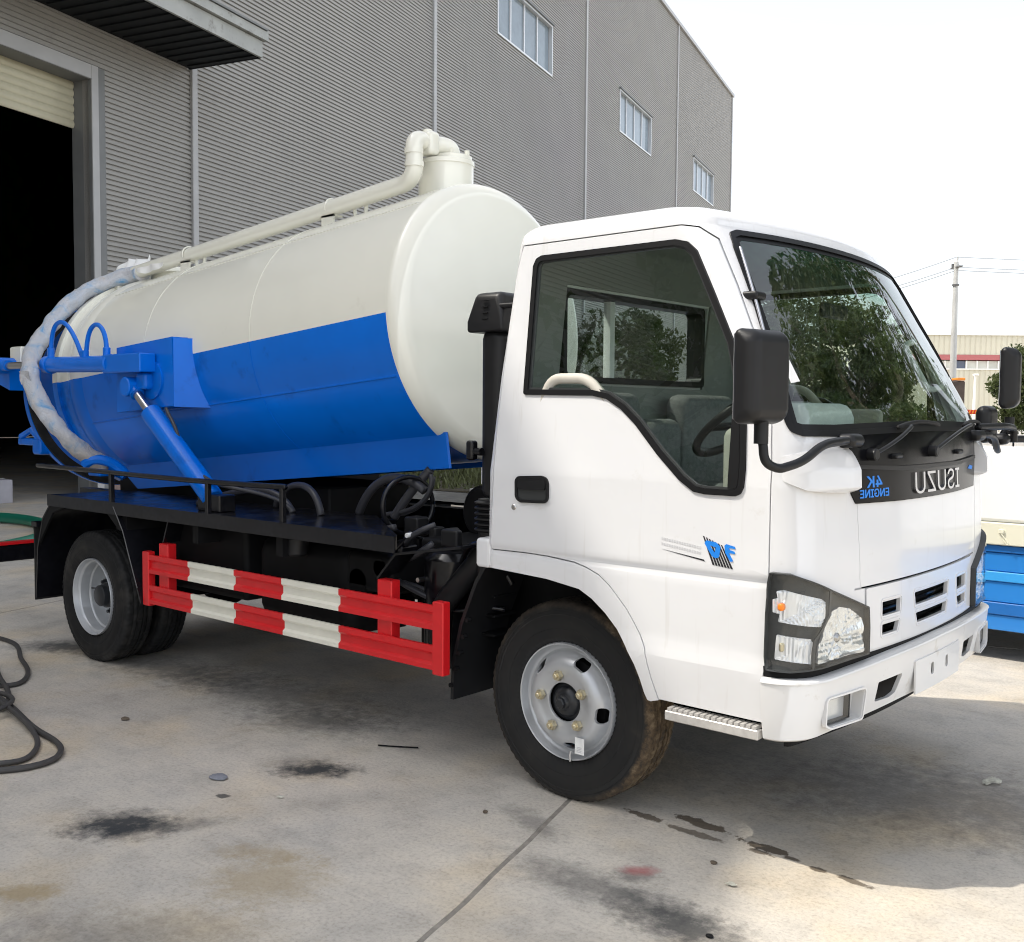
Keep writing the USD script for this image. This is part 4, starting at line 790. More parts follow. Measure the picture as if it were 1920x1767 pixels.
def front_wheel(cx, sg, yo, tmat):
    w = group_part('front_wheel', truck); ax = np.array([0, sg*1.0, 0]); org = np.array([cx, yo+sg*-.012, ZW])   # flange plane a little inside the tyre wall
    part('tyre', tyre(cx, yo, sg), tmat, w, 32)
    P = [(.205, -.17), (.225, -.16), (.226, -.002), (.2225, .006), (.2185, .004), (.216, -.006), (.2125, -.024), (.206, -.031), (.198, -.034), (.190, -.031), (.184, -.020), (.176, -.004), (.166, .010), (.154, .019), (.142, .023), (.130, .0235), (.118, .020), (.106, .016), (.088, .013), (.078, .012), (.0745, .010), (.0745, .002), (.10, .006), (.13, .012), (.15, .008), (.165, -.002), (.18, -.035), (.198, -.05), (.205, -.17)]
    r_ = mani(lathe(P, org, ax, seg=96))
    u = np.array([1.0, 0, 0]); v = np.array([0, 0, 1.0])
    for k in range(5):
        a = math.radians(64+72*k); c_ = org+.1685*(math.cos(a)*u+math.sin(a)*v); t = -math.sin(a)*u+math.cos(a)*v; rad = math.cos(a)*u+math.sin(a)*v
        hs = []
        for q in (-.014, .014):
            hs += [cyl(c_+t*q-ax*.06, c_+t*q+ax*.06, .0172, seg=20)]
        r_ = r_-m3.Manifold.hull_points(np.concatenate([h.vertices for h in hs]))
    part('rim', r_, Mt['rim'], w, 35)
    part('brake_drum', cyl(org-ax*.15, org-ax*.03, .165, seg=40), Mt['black_dull'], w)
    part('hub', lathe([(0, .030), (.022, .030), (.026, .026), (.030, .018), (.040, .016), (.052, .008), (.060, -.006), (.072, -.010), (.072, -.06), (0, -.06)], org, ax, seg=48), Mt['hub'], w, 40)
    part('hub_nut', lathe([(0, .044), (.017, .044), (.021, .040), (.022, .018), (0, .018)], org, ax, seg=6), Mt['hub'], w, False)
    for k in range(5):
        a = math.radians(100+72*k); c_ = org+.104*(math.cos(a)*u+math.sin(a)*v)
        part('wheel_nut', [lathe([(0, .018), (.0185, .018), (.0205, .022), (.0205, .036), (.0175, .041), (0, .041)], c_, ax, seg=6), cyl(c_+ax*.04, c_+ax*.052, .009, seg=14, bevel=.002)], Mt['brass'], w, 25)
    part('valve', tube([org+ax*.004+(.028, 0, -.186), org+ax*.012+(.030, 0, -.200), org+ax*.012+(.032, 0, -.222)], .0042, 8), Mt['step'], w, True)
    if sg < 0:
        c_ = org+np.array([.088, 0, -.148]); part('paper_tag', box(c_+[-.021, -.030, -.031], c_+[.021, -.0285, .031]), Mt['paper'], w, False, 'white printed paper tag stuck on the wheel disc')
        for k in range(4): part('tag_print', box(c_+[-.012, -.0308, -.024+.006*k], c_+[.010, -.0301, -.0215+.006*k]), Mt['grey_sticker'], w, False)
for sg in (-1, 1): front_wheel(0.0, sg, sg*.812, Mt['mud'])
XR = -3.405
def rear_wheel(sg):
    w = group_part('rear_wheel', truck); ax = np.array([0, sg*1.0, 0]); yo = sg*.925; org = np.array([XR, sg*.916, ZW])
    part('tyre', tyre(XR, yo, sg), Mt['rubber'], w, 32); part('tyre', tyre(XR, sg*.70, sg), Mt['rubber'], w, 32)
    P = [(.224, -.19), (.226, -.002), (.2225, .006), (.2185, .003), (.216, -.008), (.212, -.022), (.203, -.028), (.200, -.034), (.199, -.085), (.196, -.089), (.190, -.092), (.189, -.150), (.183, -.160), (.17, -.163), (.166, -.158), (.150, -.150), (.13, -.146), (.11, -.146), (.076, -.147), (.076, -.16), (.18, -.178), (.205, -.186), (.224, -.19)]
    part('rim', lathe(P, org, ax, seg=96), Mt['rim'], w, 35)
    part('rim', lathe([(.224, -.40), (.226, -.222), (.2, -.23), (.19, -.39), (.224, -.40)], org, ax, seg=48), Mt['rim'], w, 35)
    part('hub', lathe([(0, -.035), (.05, -.035), (.062, -.045), (.064, -.075), (.075, -.08), (.076, -.2), (0, -.2)], org, ax, seg=36), Mt['hub'], w, 40)
    for k in range(6):
        a = math.radians(20+60*k); c_ = org+np.array([.104*math.cos(a), 0, .104*math.sin(a)]); part('wheel_nut', [lathe([(0, -.148), (.019, -.148), (.019, -.118), (0, -.116)], c_, ax, seg=6), cyl(c_-ax*.12, c_-ax*.10, .010, seg=10)], Mt['hub'], w, 25)
    part('valve', tube([org+np.array([-.05, -sg*.13, .02]), org+np.array([-.10, -sg*.10, .024]), org+np.array([-.15, -sg*.075, .026])], .0045, 8), Mt['hub'], w, True)
rear_wheel(-1); rear_wheel(1)

# ---------------- chassis
ch = group_part('chassis', truck)
for y in (-.38, .38):
    part('frame_rail', [box((-4.62, y-.03, .60), (.95, y+.03, .605)), box((-4.62, y-.03, .775), (.95, y+.03, .78)), box((-4.62, y-np.sign(y)*.03-.003, .605), (.95, y-np.sign(y)*.03+.003, .775))], Mt['black_dull'], ch, False)
for x in (-4.5, -3.9, -3.0, -2.2, -1.5, -.7): part('cross_member', box((x-.04, -.41, .62), (x+.04, .41, .75)), Mt['black_dull'], ch, False)
for x, rr in ((XR, .07), (0, .05)):
    part('axle', cyl((x, -.66, ZW), (x, .66, ZW), rr, seg=20), Mt['black_dull'], ch)
    for y in (-.42, .42): part('leaf_spring', tube([(x-.60, y, .58), (x-.3, y, .47), (x, y, .43), (x+.3, y, .47), (x+.60, y, .58)], .032, 8, 16), Mt['black_dull'], ch)
part('differential', trimesh.creation.icosphere(3, .17).apply_translation((XR, 0, ZW)), Mt['black_dull'], ch, True)
part('drive_shaft', cyl((-3.25, 0, .40), (-.9, 0, .55), .045), Mt['black_dull'], ch); part('gearbox', rbox((-1.1, -.22, .38), (-.2, .22, .82), .06), Mt['black_dull'], ch)
part('engine', rbox((-.25, -.36, .45), (.75, .36, .98), .05), Mt['black_dull'], ch)
# deck along the tank, its edge and the hand rail
for sg in (-1, 1):
    y0, y1 = sg*.415, sg*.95
    dk = group_part('side_deck', truck)
    part('deck_plate', prism(rpoly([(-3.86, y0), (-3.86, y1), (-.785, y1), (-.83, sg*.90), (-1.5, y0)]), 'z', .937, .953), Mt['black'], dk)
    part('deck_edge', box((-3.86, sg*.951, .885), (-.785, sg*.957, .955)), Mt['black'], dk); part('deck_end', prism(LineString([(-.79, sg*.945), (-1.5, y0)]).buffer(.004, cap_style=2), 'z', .90, .954), Mt['black'], dk)
    for x in (-3.0, -2.3, -1.6): part('deck_bearer', box((x-.025, min(y0, sg*.93), .79), (x+.025, max(y0, sg*.93), .934)), Mt['black_dull'], dk, False)
    fe = group_part('rear_fender', truck)
    arc = [(-4.035, .30), (-4.00, .62), (-3.93, .80), (-3.83, .895), (-3.70, .932), (-3.08, .932), (-2.98, .80), (-2.80, .42)]
    part('fender_sheet', prism(LineString(arc).buffer(.006, cap_style=2, join_style=1), 'y', min(sg*.46, sg*.955), max(sg*.46, sg*.955)), Mt['black'], fe)
    part('fender_side', prism(rpoly([(-4.0, .62), (-3.93, .80), (-3.83, .895), (-3.70, .93), (-3.08, .93), (-2.98, .80), (-3.02, .80), (-3.15, .885), (-3.66, .885), (-3.80, .845), (-3.88, .76)]), 'y', min(sg*.94, sg*.953), max(sg*.94, sg*.953)), Mt['black_dull'], fe)
    part('mud_flap', box((-4.05, min(sg*.52, sg*.955), .285), (-4.037, max(sg*.52, sg*.955), .77)), Mt['rubber'], fe); part('flap_bracket', box((-4.06, min(sg*.5, sg*.965), .745), (-3.99, max(sg*.5, sg*.965), .775)), Mt['black'], fe)
    part('edge_strip', tube([(-3.075, sg*.957, .930), (-2.975, sg*.957, .80), (-2.83, sg*.957, .50)], .0028, 6), Mt['strip_dark'], fe, True)
    fm_ = group_part('front_mudguard', truck)
    part('guard_sheet', prism(LineString([(-.33, .90), (-.40, .80), (-.48, .62), (-.525, .45), (-.53, .30)]).buffer(.008, cap_style=2), 'y', min(sg*.58, sg*.875), max(sg*.58, sg*.875)), Mt['plastic'], fm_)
    part('guard_bolt', [cyl((-.487+.022*k, sg*.86, .50+.07*k), (-.487+.022*k, sg*.885, .50+.07*k), .010, seg=8) for k in range(-2, 3)], Mt['black_dull'], fm_)
    part('stay_tube', tube(fillet([(-.42, sg*.70, .98), (-.50, sg*.72, .88), (-.72, sg*.74, .64), (-.74, sg*.74, .42)], .06), .05, 14), Mt['plastic'], truck, True)
hr = group_part('hand_rail', truck)
part('rail_bar', tube([(-4.0, -.945, 1.125), (-3.2, -.945, 1.12), (-2.1, -.945, 1.115), (-1.55, -.93, 1.12)], .014, 8, 20), Mt['black'], hr, True)
for x in (-3.11, -2.16): part('rail_post', box((x-.013, -.958, .95), (x+.013, -.932, 1.115), .003), Mt['black'], hr)
part('rail_post', box((-1.585, -.943, .95), (-1.56, -.917, 1.115), .003), Mt['black'], hr)
# under-deck boxes and tanks
part('tool_box', rbox((-2.78, -.80, .50), (-2.05, -.44, .90), .03), Mt['black_dull'], truck, 40)
part('fuel_tank', rbox((-1.98, -.80, .42), (-1.25, -.42, .86), .09), Mt['black_dull'], truck, 40); part('fuel_tank', rbox((-2.4, .44, .45), (-1.4, .82, .86), .09), Mt['black_dull'], truck, 40)
part('filter_bowl', [cyl((-1.58, -.845, .79), (-1.58, -.845, .88), .055, seg=20, bevel=.01), cyl((-1.58, -.845, .86), (-1.58, -.845, .91), .030, seg=16)], Mt['plastic'], truck)
part('air_tank', cyl((-.78, -.62, .36), (-.78, -.62, .86), .12, seg=32, bevel=.03), Mt['black'], truck)
part('battery_case', rbox((-1.02, -.58, .40), (-.50, -.10, .90), .02), Mt['black_dull'], truck, 40); part('wheel_well', box((-.60, -.50, .30), (.50, -.48, 1.0)), Mt['black_dull'], truck); part('wheel_well', box((-.60, .48, .30), (.50, .50, 1.0)), Mt['black_dull'], truck)
part('sub_frame', box((-4.2, -.30, .80), (-2.0, .30, 1.06), .01), Mt['black_dull'], truck)
part('far_tool_box', rbox((-3.9, .45, .95), (-2.9, .90, 1.15), .03), Mt['black_dull'], truck, 40)
part('hand_wheel', tube([np.array([-1.18+.035*math.cos(t), -.50+.13*math.cos(t), 1.03+.135*math.sin(t)]) for t in np.linspace(0, 2*PI, 33)], .012, 8), Mt['black'], truck, True)
part('vacuum_pump', [rbox((-1.05, -.22, .82), (-.62, .28, 1.12), .06), cyl((-.9, -.30, 1.0), (-.9, -.2, 1.0), .13, seg=28, bevel=.02)], Mt['black_dull'], truck, 40)
part('spring_bracket', [rbox((-1.28, -.80, .66), (-.98, -.55, .84), .03), cyl((-1.2, -.80, .70), (-1.2, -.72, .70), .06), cyl((-1.05, -.80, .78), (-1.05, -.70, .78), .04)], Mt['black_dull'], truck, 40)
part('guard_arm', prism(LineString([(-1.0, .745), (-.885, .862), (-.50, .925)]).buffer(.005, cap_style=2, join_style=2), 'y', -.86, -.74), Mt['black'], truck); part('guard_arm', prism(LineString([(-2.66, .76), (-2.60, .90)]).buffer(.005, cap_style=2), 'y', -.90, -.78), Mt['black'], truck)
for i in range(4): part('engine_fin', box((-.56+.018*i, -.74, .55+.08*i), (-.42, -.60, .562+.08*i), .003), Mt['black_dull'], truck, False)
rub = group_part('rear_bumper_bar', truck)
part('bar', box((-4.78, -.93, .445), (-4.70, .93, .555), .006), Mt['black'], rub); part('red_top', box((-4.785, -.935, .557), (-4.695, .935, .572)), Mt['red'], rub)
for y in (-.38, .38): part('bar_stay', box((-4.72, y-.03, .45), (-4.60, y+.03, .72)), Mt['black_dull'], rub)
Mt['wire'] = mat('dark_hose', (.03, .03, .034), .4)
rj = np.random.default_rng(12)
for i in range(26):
    x, y, z = rj.uniform(-1.25, -.45), rj.uniform(-.72, -.45), rj.uniform(.50, .98); q = rj.uniform(.02, .055, 3)
    part('engine_fitting', rbox((x-q[0], y-q[1], z-q[2]), (x+q[0], y+q[1], z+q[2]), .012) if i % 2 else cyl((x, y-q[1]*1.6, z), (x, y+q[1], z), q[0]*.8, seg=14, bevel=.004), Mt['plastic' if i % 3 else 'black'], truck, 40)
for i in range(9):
    x = rj.uniform(-1.35, -.6); z = rj.uniform(.6, .9); part('engine_pipe', tube([(x, -.66, z), (x+rj.uniform(.05, .15), -.72, z+rj.uniform(-.06, .1)), (x+rj.uniform(.2, .35), -.68, z+rj.uniform(-.1, .12))], rj.uniform(.007, .016), 8, 16), Mt['wire' if i % 2 else 'black'], truck, True)
for x, z, m_ in ((-.93, .93, 'alu_trim'), (-1.28, .68, 'steel'), (-.86, .74, 'steel')): part('hose_clip', cyl((x, -.75, z), (x, -.70, z), .011, seg=10), Mt[m_], truck)
# wiring, hoses over the deck
for P, r in (([(-2.78, -.80, 1.48), (-2.72, -.81, 1.43), (-2.64, -.82, 1.35), (-2.57, -.83, 1.24), (-2.42, -.84, 1.15), (-2.22, -.83, 1.09), (-2.05, -.72, 1.05), (-1.9, -.62, .965)], .010),
             ([(-2.6, -.72, .965), (-2.25, -.66, 1.05), (-2.02, -.62, 1.035), (-1.9, -.62, .955)], .017), ([(-2.2, -.50, .96), (-1.86, -.58, 1.09), (-1.75, -.60, 1.05), (-1.69, -.61, .955)], .018),
             ([(-1.62, -.42, .96), (-1.52, -.45, 1.06), (-1.40, -.46, 1.135), (-1.25, -.46, 1.15), (-1.12, -.45, 1.10)], .022), ([(-1.13, -.40, 1.2), (-1.22, -.44, 1.09), (-1.32, -.46, .96)], .022),
             ([(-1.07, -.46, 1.18), (-1.075, -.46, 1.11), (-1.14, -.46, 1.04), (-1.30, -.46, .985), (-1.40, -.46, .965)], .011), ([(-1.06, -.45, 1.17), (-1.085, -.45, 1.09), (-1.18, -.45, 1.01), (-1.34, -.45, .97)], .008),
             ([(-1.14, -.62, .94), (-1.25, -.64, .915), (-1.34, -.65, .87), (-1.37, -.66, .80)], .016)):
    part('service_hose', tube(P, r, 10, 30), Mt['wire'], truck, True)
# side guard on the near side: two pressed rails, end posts, uprights
sgd = group_part('side_guard', truck)
def rail_profile(z0, z1):
    h = z1-z0; return [(-.925, z0), (-.940, z0+.0), (-.940, z0+.20*h), (-.928, z0+.30*h), (-.928, z0+.62*h), (-.940, z0+.74*h), (-.940, z1), (-.925, z1)]
GX0, GX1 = -2.80, -.515
for z0, z1 in ((.590, .690), (.425, .525)):
    cuts = [-2.735, -2.36, -1.955, -1.575, -1.165, -.575] if z0 > .5 else [-2.735, -2.335, -1.955, -1.565, -1.165, -.575]
    for i in range(5):
        m = prism(rpoly(rail_profile(z0, z1)), 'x', cuts[i], cuts[i+1]); part('rail_red' if i % 2 == 0 else 'rail_cream', m, Mt['red'] if i % 2 == 0 else Mt['stripe'], sgd, 20)
part('end_post', box((GX0, -.943, .410), (GX0+.063, -.90, .705), .004), Mt['red'], sgd); part('end_post', box((GX1-.062, -.945, .408), (GX1, -.90, .708), .004), Mt['red'], sgd)
for x in (-2.62, -.885): part('upright', box((x-.045, -.923, .43), (x+.045, -.87, .758), .004), Mt['red'], sgd)
sg2 = group_part('side_guard', truck)
for z0, z1 in ((.59, .69), (.425, .525)): part('rail_red', box((GX0, .925, z0), (GX1, .94, z1)), Mt['red'], sg2)
for x in (-2.62, -.885): part('upright', box((x-.045, .87, .43), (x+.045, .923, .758)), Mt['red'], sg2)
# air intake snorkel behind the cab
sn = group_part('intake_snorkel', truck)
part('snorkel_head', m3.Manifold.batch_hull([rbox((-.520, -.81, 1.795), (-.33, -.65, 1.85), .012, 12), rbox((-.505, -.80, 1.88), (-.34, -.66, 1.955), .035, 16)]), Mt['plastic'], sn, 40)
for k in range(4): part('head_slot', box((-.435, -.8125, 1.845+.024*k), (-.405, -.805, 1.848+.024*k)), Mt['plastic'], sn, False)
part('snorkel_pipe', [rbox((-.475, -.785, 1.12), (-.36, -.67, 1.81), .04)], Mt['plastic'], sn, 40)
part('bellows', lathe([(0, 0)]+[q for k in range(6) for q in ((.050, .022*k), (.066, .022*k+.008), (.066, .022*k+.013), (.050, .022*k+.021))]+[(.05, .135), (0, .135)], (-.45, -.735, .985), (0, 0, 1), seg=28), Mt['plastic'], sn, 25)
part('lower_pipe', cyl((-.45, -.735, .80), (-.45, -.735, .99), .05), Mt['plastic'], sn); part('pipe_clamp', [rbox((-.515, -.82, 1.28), (-.475, -.78, 1.36), .012), cyl((-.50, -.80, 1.315), (-.44, -.80, 1.315), .016)], Mt['black'], sn, 40)
part('cab_mount', rbox((-.36, -.925, .87), (-.285, -.80, .985), .015), Mt['cab_white'], truck, 40)

# ---------------- the tank
TO_ = np.array([-1.130, 0, 1.917]); TI = .090; TA = np.array([math.cos(TI), 0, math.sin(TI)]); TU = np.array([-math.sin(TI), 0, math.cos(TI)]); TR = .690
def tp(s, y, h): return TO_+TA*s+np.array([0, y, 0])+TU*h
def tmap(u, v, h):     # u = y, v = h over the axis, h = along the axis
    u, v, h = np.broadcast_arrays(u, v, h); return TO_+np.outer(h, TA)+np.outer(u, [0, 1.0, 0])+np.outer(v, TU)
ringpoly = Point(0, 0).buffer(TR, quad_segs=40).difference(Point(0, 0).buffer(TR-.012, quad_segs=40))
HB = .004; upper = rpoly([(-1, HB), (1, HB), (1, 1), (-1, 1)]); lower = rpoly([(-1, HB), (1, HB), (1, -1), (-1, -1)]); S0 = -3.12
tk = group_part('tank', truck)
part('tank_shell', warp(ringpoly.intersection(upper), tmap, S0+.02, 0, edge=None), Mt['cream'], tk, 30)
part('tank_blue_side', warp(ringpoly.intersection(lower), tmap, S0+.02, 0, edge=None), Mt['blue'], tk, 30)
hp_ = [(TR-.0002, 0.0), (TR-.0002, .012)]+[(TR-.10+.10*math.cos(a), .008+.082*math.sin(a)) for a in np.linspace(.08, PI/2-.22, 13)]+[(r, .0885+.065*(1-(r/.60)**2)) for r in (.575, .5, .4, .3, .2, .1, 0)]
part('front_head', lathe(hp_+[(0, -.01), (TR-.05, -.01)], TO_, TA, seg=128), Mt['cream'], tk, 40)
part('weld_seam', lathe([(TR-.01, -.012), (TR+.0012, -.009), (TR+.0012, -.003), (TR-.01, 0)], tp(.0, 0, 0), TA, seg=128), Mt['cream'], tk, 40) if False else None
for s_, wd, ri in ((-3.125, .06, .022),):   # stiffening rings, painted with the shell
    rp = Point(0, 0).buffer(TR+ri, quad_segs=40).difference(Point(0, 0).buffer(TR-.02, quad_segs=40))
    for pol, mm in ((upper, 'cream'), (lower, 'blue')): part('tank_ring', warp(rp.intersection(pol), tmap, s_-wd/2, s_+wd/2, edge=None), Mt[mm], tk, 25)
bul = [(TR-.01, -.10)]+[(TR-.004+.020*math.sin(a), -.10+.2*a/PI) for a in np.linspace(0, PI, 13)]+[(TR-.01, .10)]
bm2 = mani(lathe(bul+[bul[0]], tp(-2.90, 0, 0), TA, seg=128)); cutb = warp(rpoly([(-1, HB), (1, HB), (1, 1), (-1, 1)]), tmap, -4, 0, edge=None)
part('swage', bm2 ^ cutb, Mt['cream'], tk, 40); part('swage', bm2-cutb, Mt['blue'], tk, 40)
for s_ in (-1.04, -2.08):
    rp = Point(0, 0).buffer(TR+.0022, quad_segs=40).difference(Point(0, 0).buffer(TR-.006, quad_segs=40))
    for pol, mm in ((upper, 'cream'), (lower, 'blue')): part('weld_seam', warp(rp.intersection(pol), tmap, s_-.005, s_+.005, edge=None), Mt[mm], tk, 25)
for ang_ in (-24, -158, 52): part('weld_seam', tube([tp(s_, (TR+.0005)*math.cos(math.radians(ang_))*-1, (TR+.0005)*math.sin(math.radians(ang_))) for s_ in np.linspace(-3.0, -.02, 40)], .004, 6), Mt['blue' if ang_ < 0 else 'cream'], tk, True)
part('rear_baffle', lathe([(0, 0), (TR-.02, 0), (TR-.02, .01), (0, .01)], tp(S0+.3, 0, 0), TA, seg=64), Mt['hall_dark'], tk)
# rear hatch, standing open behind the tank
ht = group_part('rear_hatch', truck); hs_ = -3.66; hax = TA
hc = tp(hs_, 0, -.015)
part('hatch_ring', lathe([(TR-.05, .0), (TR-.035, 0), (TR-.035, .025), (TR-.043, .03), (TR-.043, .06), (TR-.05, .06), (TR-.05, 0)], hc, -hax, seg=96), Mt['blue'], ht, 30)
part('hatch_dish', lathe([(0, .20), (.3, .17), (.5, .10), (TR-.09, .03), (TR-.048, .028), (TR-.05, .02), (.5, .085), (.3, .155), (0, .185)], hc, -hax, seg=96), Mt['blue'], ht, 40)
part('hatch_seal', lathe([(TR-.10, -.02), (TR-.04, -.02), (TR-.04, 0), (TR-.10, 0), (TR-.10, -.02)], hc, -hax, seg=96), Mt['rubber'], ht, 40)
part('hatch_cap', [box((0, 0, 0), (.17, .05, .12), .01).apply_translation(hc+np.array([-.14, -.70, .20]))], Mt['cream'], ht)
part('hatch_lug', [prism(rpoly([(-.05, .06), (.10, .02), (.10, .20), (-.05, .22)]), 'y', -.81, -.60).translate((hc[0], 0, hc[2]))], Mt['blue'], ht)
part('hatch_clamp', [box((0, 0, 0), (.34, .05, .05), .008).apply_translation(hc+np.array([-.38, -.55, -.36])), tube([hc+np.array([-.34, -.54, -.30]), hc+np.array([-.18, -.54, -.25]), hc+np.array([-.04, -.53, -.34])], .022, 8), rbox(hc+np.array([-.10, -.58, -.42]), hc+np.array([.02, -.48, -.31]), .02)], Mt['blue'], ht, 40)
for y in (-.25, .25): part('hatch_hinge', [box((0, y-.02, 0), (.62, y+.02, .05), .008).apply_translation(tp(hs_-.02, 0, TR+.0))], Mt['cream'], ht)
# belly bearers
for y in (-.40, .40):
    q = rpoly([(-.05, -.545), (0.055, -.545), (.065, -.715), (-2.72, -.712), (-2.95, -.55)])
    fn_ = lambda u, v, h: TO_+np.outer(u, TA)+np.outer(-h, [0, 1.0, 0])+np.outer(v, TU)
    part('tank_bearer', warp(q, fn_, -y-.008, -y+.008, edge=None), Mt['blue'], truck, 30)
part('tip_frame', [box((-4.55, y-.04, .79), (-1.45, y+.04, .93)) for y in (-.36, .36)], Mt['black'], truck)
# side bracket with horizontal and lifting rams
br = group_part('ram_bracket', truck)
part('bracket_box', prism(rpoly([(-3.34, 1.455), (-3.335, 1.83), (-2.745, 1.872), (-2.735, 1.495)]), 'y', -.78, -.45), Mt['blue'], br)
part('bracket_gusset', m3.Manifold.hull_points(np.array([(-2.735, -.779, 1.49), (-2.735, -.779, 1.868), (-2.735, -.50, 1.49), (-2.735, -.60, 1.868), (-2.60, -.60, 1.485), (-2.685, -.66, 1.865), (-2.60, -.45, 1.485), (-2.69, -.45, 1.86)], np.float64)), Mt['blue'], br)
ram = group_part('hatch_ram', truck); zr = 1.735
part('ram_block', box((-3.31, -.885, 1.68), (-2.90, -.785, 1.785), .006), Mt['blue'], ram); yr = -.845
part('ram_barrel', [cyl((-4.02, yr, 1.745), (-3.30, yr, zr), .048, seg=28, bevel=.004), cyl((-4.06, yr, 1.746), (-4.0, yr, 1.745), .056, seg=28, bevel=.006), cyl((-3.33, yr, zr), (-3.27, yr, zr), .055, seg=28, bevel=.006)], Mt['blue'], ram, 40)
part('ram_rod', cyl((-4.62, yr, 1.752), (-4.04, yr, 1.746), .024, seg=20), Mt['steel'], ram, 40)
part('ram_eye', [cyl((-4.72, yr-.05, 1.755), (-4.72, yr+.09, 1.755), .055, seg=24, bevel=.008), cyl((-4.70, yr, 1.755), (-4.60, yr, 1.753), .036)], Mt['blue'], ram, 40)
lf = group_part('lifting_ram', truck); a_, b_ = np.array([-3.07, -.835, 1.60]), np.array([-2.24, -.835, .985]); d_ = (b_-a_)/np.linalg.norm(b_-a_)
part('ram_pin', [cyl((-3.07, -.885, 1.60), (-3.07, -.76, 1.60), .055, seg=24, bevel=.006), rbox((-3.03, -.84, 1.585), (-2.93, -.775, 1.68), .02), cyl((-2.95, -.79, 1.64), (-2.95, -.775, 1.64), .11, seg=28)], Mt['blue'], lf, 40)
part('ram_rod', cyl(a_+d_*.04, a_+d_*.26, .026, seg=20), Mt['chrome'], lf, 40)
part('ram_barrel', [cyl(a_+d_*.235, a_+d_*.98, .056, seg=32, bevel=.008), cyl(a_+d_*.03, a_+d_*.07, .040, seg=20)], Mt['blue'], lf, 40)
part('ram_foot', [box((-2.36, -.88, .953), (-2.16, -.78, 1.04), .006), tube([a_+d_*.97, a_+d_*1.06], .022)], Mt['black'], lf)
for P in ([(-4.0, -.85, 1.79), (-3.985, -.85, 1.90), (-3.93, -.85, 1.985), (-3.85, -.85, 2.00), (-3.76, -.85, 1.96), (-3.66, -.85, 1.86), (-3.59, -.85, 1.76)], [(-3.57, -.85, 1.76), (-3.545, -.85, 1.86), (-3.50, -.85, 1.94), (-3.43, -.85, 1.965), (-3.36, -.85, 1.93), (-3.325, -.85, 1.86), (-3.318, -.85, 1.77)]):
    part('ram_hose', [tube(P, .0135, 10, 40), cyl(np.array(P[0])-(0, 0, .03), np.array(P[0])+(0, 0, .06), .021, seg=12, bevel=.004), cyl(np.array(P[-1])-(0, 0, .03), np.array(P[-1])+(0, 0, .06), .021, seg=12, bevel=.004)], Mt['blue'], truck, 40)
# overflow drum, elbows and suction pipe on top
dr = group_part('overflow_drum', truck); dt = tp(-.305, 0, 0); dt = np.array([-1.425, 0, 2.55])
part('drum', lathe([(0, 0), (.142, 0), (.142, .180), (.147, .183), (.147, .203), (.140, .207), (0, .208)], dt, (0, 0, 1), seg=48), Mt['cream'], dr, 30)
part('drum_flange', lathe([(0, .204), (.105, .204), (.105, .228), (.095, .232), (0, .232)], dt+np.array([.03, .01, 0]), (0, 0, 1), seg=36), Mt['cream'], dr, 30)
for k in range(6): a = k*PI/3+.3; part('flange_bolt', lathe([(0, .228), (.013, .228), (.013, .255), (0, .257)], dt+np.array([.03+.088*math.cos(a), .01+.088*math.sin(a), 0]), (0, 0, 1), seg=6), Mt['cream'], dr, False)
PX = -.20
e1 = fillet([(-1.395, .01, 2.74), (-1.395, .01, 2.825), (-1.42, -.08, 2.828), (-1.43, -.13, 2.825)], .07, 10)
part('elbow', tube(e1, .046, 18), Mt['cream'], dr, True)
part('elbow_valve', [rbox((-1.475, -.165, 2.765), (-1.375, -.085, 2.885), .025), cyl((-1.43, -.13, 2.875), (-1.43, -.13, 2.895), .025, seg=16)], Mt['cream'], dr, 40)
pipe = fillet([(-1.43, -.12, 2.828), (-1.42, -.235, 2.835), (-1.405, -.245, 2.66), (-1.49, -.215, 2.624), (-3.45, -.20, 2.448), (-4.13, -.20, 2.388)], .085, 10)
sp_ = group_part('suction_pipe', truck)
part('pipe', tube(pipe, .044, 20), Mt['cream'], sp_, True)
for x in (-2.08, -3.47):
    zc = np.interp(x, [-4.13, -3.45, -1.49], [2.388, 2.448, 2.624]); part('pipe_saddle', [box((x-.06, -.235, zc-.16), (x+.04, -.225, zc-.04)), box((x-.06, -.235, zc-.05), (x+.04, -.17, zc-.040))], Mt['cream'], sp_)
    part('u_bolt', tube([np.array([x-.01, -.20+.052*math.cos(t), zc+.052*math.sin(t)]) for t in np.linspace(-.4, PI+.4, 22)], .005, 6), Mt['cream'], sp_, True)
for x in (-1.5, -1.405): pass
for p, ax_2 in (((-1.408, -.243, 2.70), (0, 0, 1)), ((-1.415, -.241, 2.765), (0, 0, 1))): part('pipe_collar', lathe([(.03, -.012), (.0475, -.012), (.0475, .012), (.03, .012), (.03, -.012)], p, ax_2, seg=24), Mt['cream'], sp_, 30)
for x in (-1.86, -3.36):
    zc = 1.917+(x+1.130)*math.tan(TI)+math.sqrt(TR**2-.2**2)
    part('lifting_eye', tube([np.array([x+.046*math.cos(t), -.20, zc+.035+.062*math.sin(t)]) for t in np.linspace(-.6, PI+.6, 25)], .011, 8), Mt['cream'], truck, True)
part('manhole', lathe([(0, -.3), (.17, -.3), (.17, .03), (.19, .035), (.19, .06), (0, .07)], tp(-2.85, .05, TR), TU, seg=40), Mt['cream'], truck, 30)
